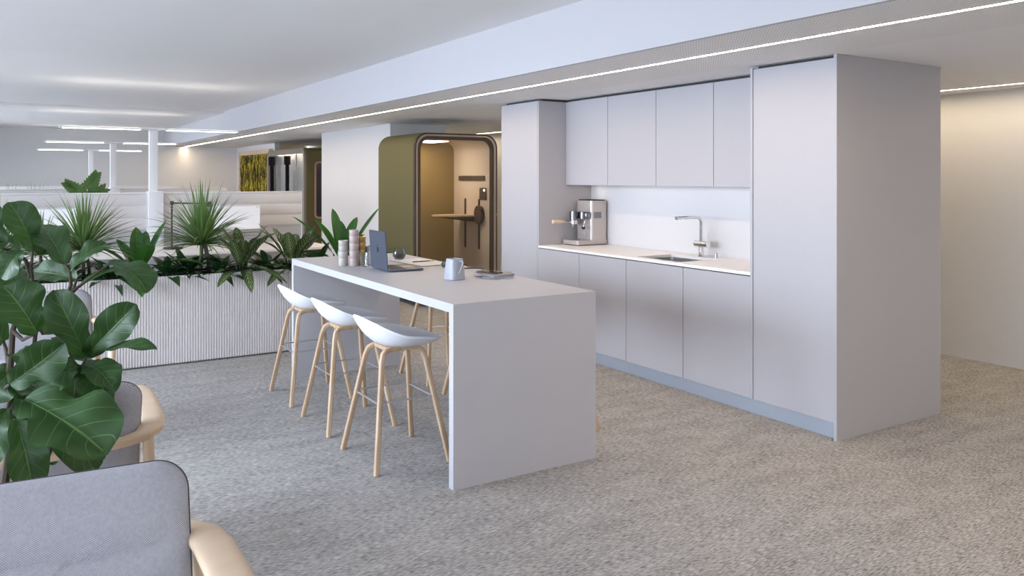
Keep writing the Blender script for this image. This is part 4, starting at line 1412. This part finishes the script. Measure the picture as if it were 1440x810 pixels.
# (base uv depth, tip uv depth, width m, up vector, bow towards viewer/up)
LV = [
    ((46, 352, 2.50), (12, 284, 2.45), .105, (.3, -1, .2), .05),
    ((92, 372, 2.45), (58, 318, 2.55), .105, (.1, -1, .3), .04),
    ((98, 380, 2.45), (150, 343, 2.50), .070, (0, -.6, 1), .03),
    ((108, 392, 2.50), (46, 382, 2.62), .095, (0, -1, .5), .02),
    ((150, 372, 2.50), (207, 412, 2.42), .115, (.3, -.8, .8), .06),
    ((52, 468, 2.40), (4, 402, 2.36), .150, (.1, -1, .5), .04),
    ((122, 502, 2.45), (76, 408, 2.40), .115, (-.1, -1, .25), .05),
    ((122, 500, 2.45), (192, 428, 2.42), .110, (0, -1, .4), .05),
    ((124, 503, 2.44), (221, 492, 2.38), .062, (0, -.5, 1), .05),
    ((14, 540, 2.36), (92, 482, 2.34), .125, (.1, -1, .15), .03),
    ((34, 562, 2.32), (150, 640, 2.18), .235, (.35, -1, .55), .05),
    ((118, 512, 2.46), (158, 545, 2.36), .110, (0, -.6, 1), .04),
    ((112, 515, 2.42), (60, 552, 2.36), .120, (0, -.7, .9), .04),
    ((22, 590, 2.34), (46, 690, 2.30), .110, (.2, -1, .2), .04),
    ((60, 560, 2.50), (135, 665, 2.48), .130, (.2, -1, .2), .03),
    ((10, 575, 2.40), (-30, 660, 2.34), .120, (-.2, -1, .3), .04),
    ((20, 545, 2.50), (70, 560, 2.40), .10, (0, -.5, 1), .03),
    ((5, 480, 2.50), (-45, 430, 2.45), .13, (0, -1, .4), .04),
    ((30, 350, 2.55), (-30, 335, 2.5), .10, (0, -.4, 1), .03),
    ((2, 350, 2.5), (-40, 280, 2.5), .11, (0, -1, .3), .04),
    ((60, 470, 2.6), (100, 440, 2.72), .08, (0, -1, .5), .02),
    ((20, 500, 2.6), (60, 520, 2.75), .10, (0, -1, .5), .02),
    ((100, 520, 2.50), (150, 580, 2.56), .12, (0, -1, .5), .03),
    ((30, 600, 2.55), (90, 640, 2.7), .12, (0, -1, .5), .03),
    ((10, 600, 2.50), (70, 590, 2.62), .12, (0, -1, .6), .03),
    ((0, 430, 2.6), (30, 380, 2.75), .10, (0, -1, .5), .03),
    ((118, 515, 2.44), (152, 560, 2.40), .13, (0, -.8, .8), .03),
    ((105, 520, 2.46), (100, 585, 2.46), .14, (.2, -1, .4), .03),
    ((60, 530, 2.50), (112, 548, 2.50), .11, (0, -.7, 1), .03),
    ((20, 520, 2.46), (-20, 560, 2.40), .13, (0, -1, .5), .03),
    ((30, 545, 2.44), (60, 600, 2.46), .11, (.1, -1, .3), .03),
    ((118, 508, 2.48), (84, 470, 2.60), .09, (0, -.8, .7), .03),
    ((16, 500, 2.44), (60, 512, 2.36), .10, (0, -.5, 1), .03),
    ((30, 352, 2.52), (2, 392, 2.50), .09, (0, -.8, .8), .03),
]
mb = MB(uv=True)
sb = MB()
org = Vector((FIGX, FIGY, 0))
random.seed(5)
for i, (b, tp, w, up, bow) in enumerate(LV):
    p0, p2 = at(*b) - org, at(*tp) - org
    upv = Vector(up).normalized()
    p1 = p0.lerp(p2, .5) + upv * bow
    mb.leaf(p0, p1, p2, w * 1.12, up=up, n=20, k=5, shape=fig, fold=.28, ruffle=.06, seed=i * 1.9, nr=2.5)
mb.build('foliage', 'fig', t)
# stems: three trunks with branches to the leaf bases
def P(u, v, d):
    return at(u, v, d) - org


main = [Vector((0, 0, .26)), P(18, 600, 2.46), P(14, 520, 2.44), P(18, 465, 2.47), P(30, 425, 2.50)]
sb.tube(main, [.014, .012, .010, .008, .006], 8)
br = [
    [Vector((.02, .01, .26)), P(40, 560, 2.48), P(52, 450, 2.52), P(46, 400, 2.52), P(44, 375, 2.52), P(46, 352, 2.50)],
    [P(44, 470, 2.50), P(66, 440, 2.50), P(92, 420, 2.48), P(100, 400, 2.46), P(98, 380, 2.45), P(92, 372, 2.45)],
    [P(92, 420, 2.48), P(108, 405, 2.49), P(150, 374, 2.50)],
    [P(92, 420, 2.48), P(104, 405, 2.49), P(108, 392, 2.50)],
    [Vector((.03, -.02, .26)), P(80, 600, 2.50), P(108, 530, 2.46), P(121, 503, 2.45)],
    [P(44, 390, 2.52), P(36, 366, 2.54), P(14, 352, 2.52), P(2, 350, 2.5)],
    [P(18, 465, 2.47), P(32, 478, 2.43), P(52, 468, 2.40)],
    [P(14, 540, 2.44), P(8, 545, 2.4), P(14, 540, 2.36)],
    [P(18, 600, 2.46), P(22, 575, 2.38), P(34, 562, 2.32)],
    [P(18, 600, 2.46), P(18, 592, 2.4), P(22, 590, 2.34)],
    [P(16, 560, 2.45), P(12, 570, 2.42), P(10, 575, 2.40)],
    [P(14, 520, 2.44), P(16, 540, 2.48), P(20, 545, 2.50)],
    [P(14, 520, 2.44), P(8, 490, 2.48), P(5, 480, 2.50)],
    [P(108, 530, 2.46), P(80, 545, 2.48), P(60, 560, 2.50)],
    [P(18, 600, 2.46), P(24, 602, 2.5), P(30, 600, 2.55)],
    [P(30, 425, 2.50), P(15, 432, 2.55), P(0, 430, 2.6)],
    [P(52, 450, 2.52), P(56, 462, 2.56), P(60, 470, 2.6)],
    [P(108, 530, 2.46), P(112, 520, 2.45), P(118, 515, 2.44)],
    [P(108, 530, 2.46), P(105, 520, 2.46)],
    [P(40, 560, 2.48), P(50, 540, 2.5), P(60, 530, 2.50)],
    [P(18, 545, 2.45), P(24, 543, 2.44), P(30, 545, 2.44)],
]
for b in br:
    n_ = len(b)
    sb.tube(b, [.0075 * (1 - .5 * k / (n_ - 1)) for k in range(n_)], 8)
sb.build('stem', 'figtrunk', t)
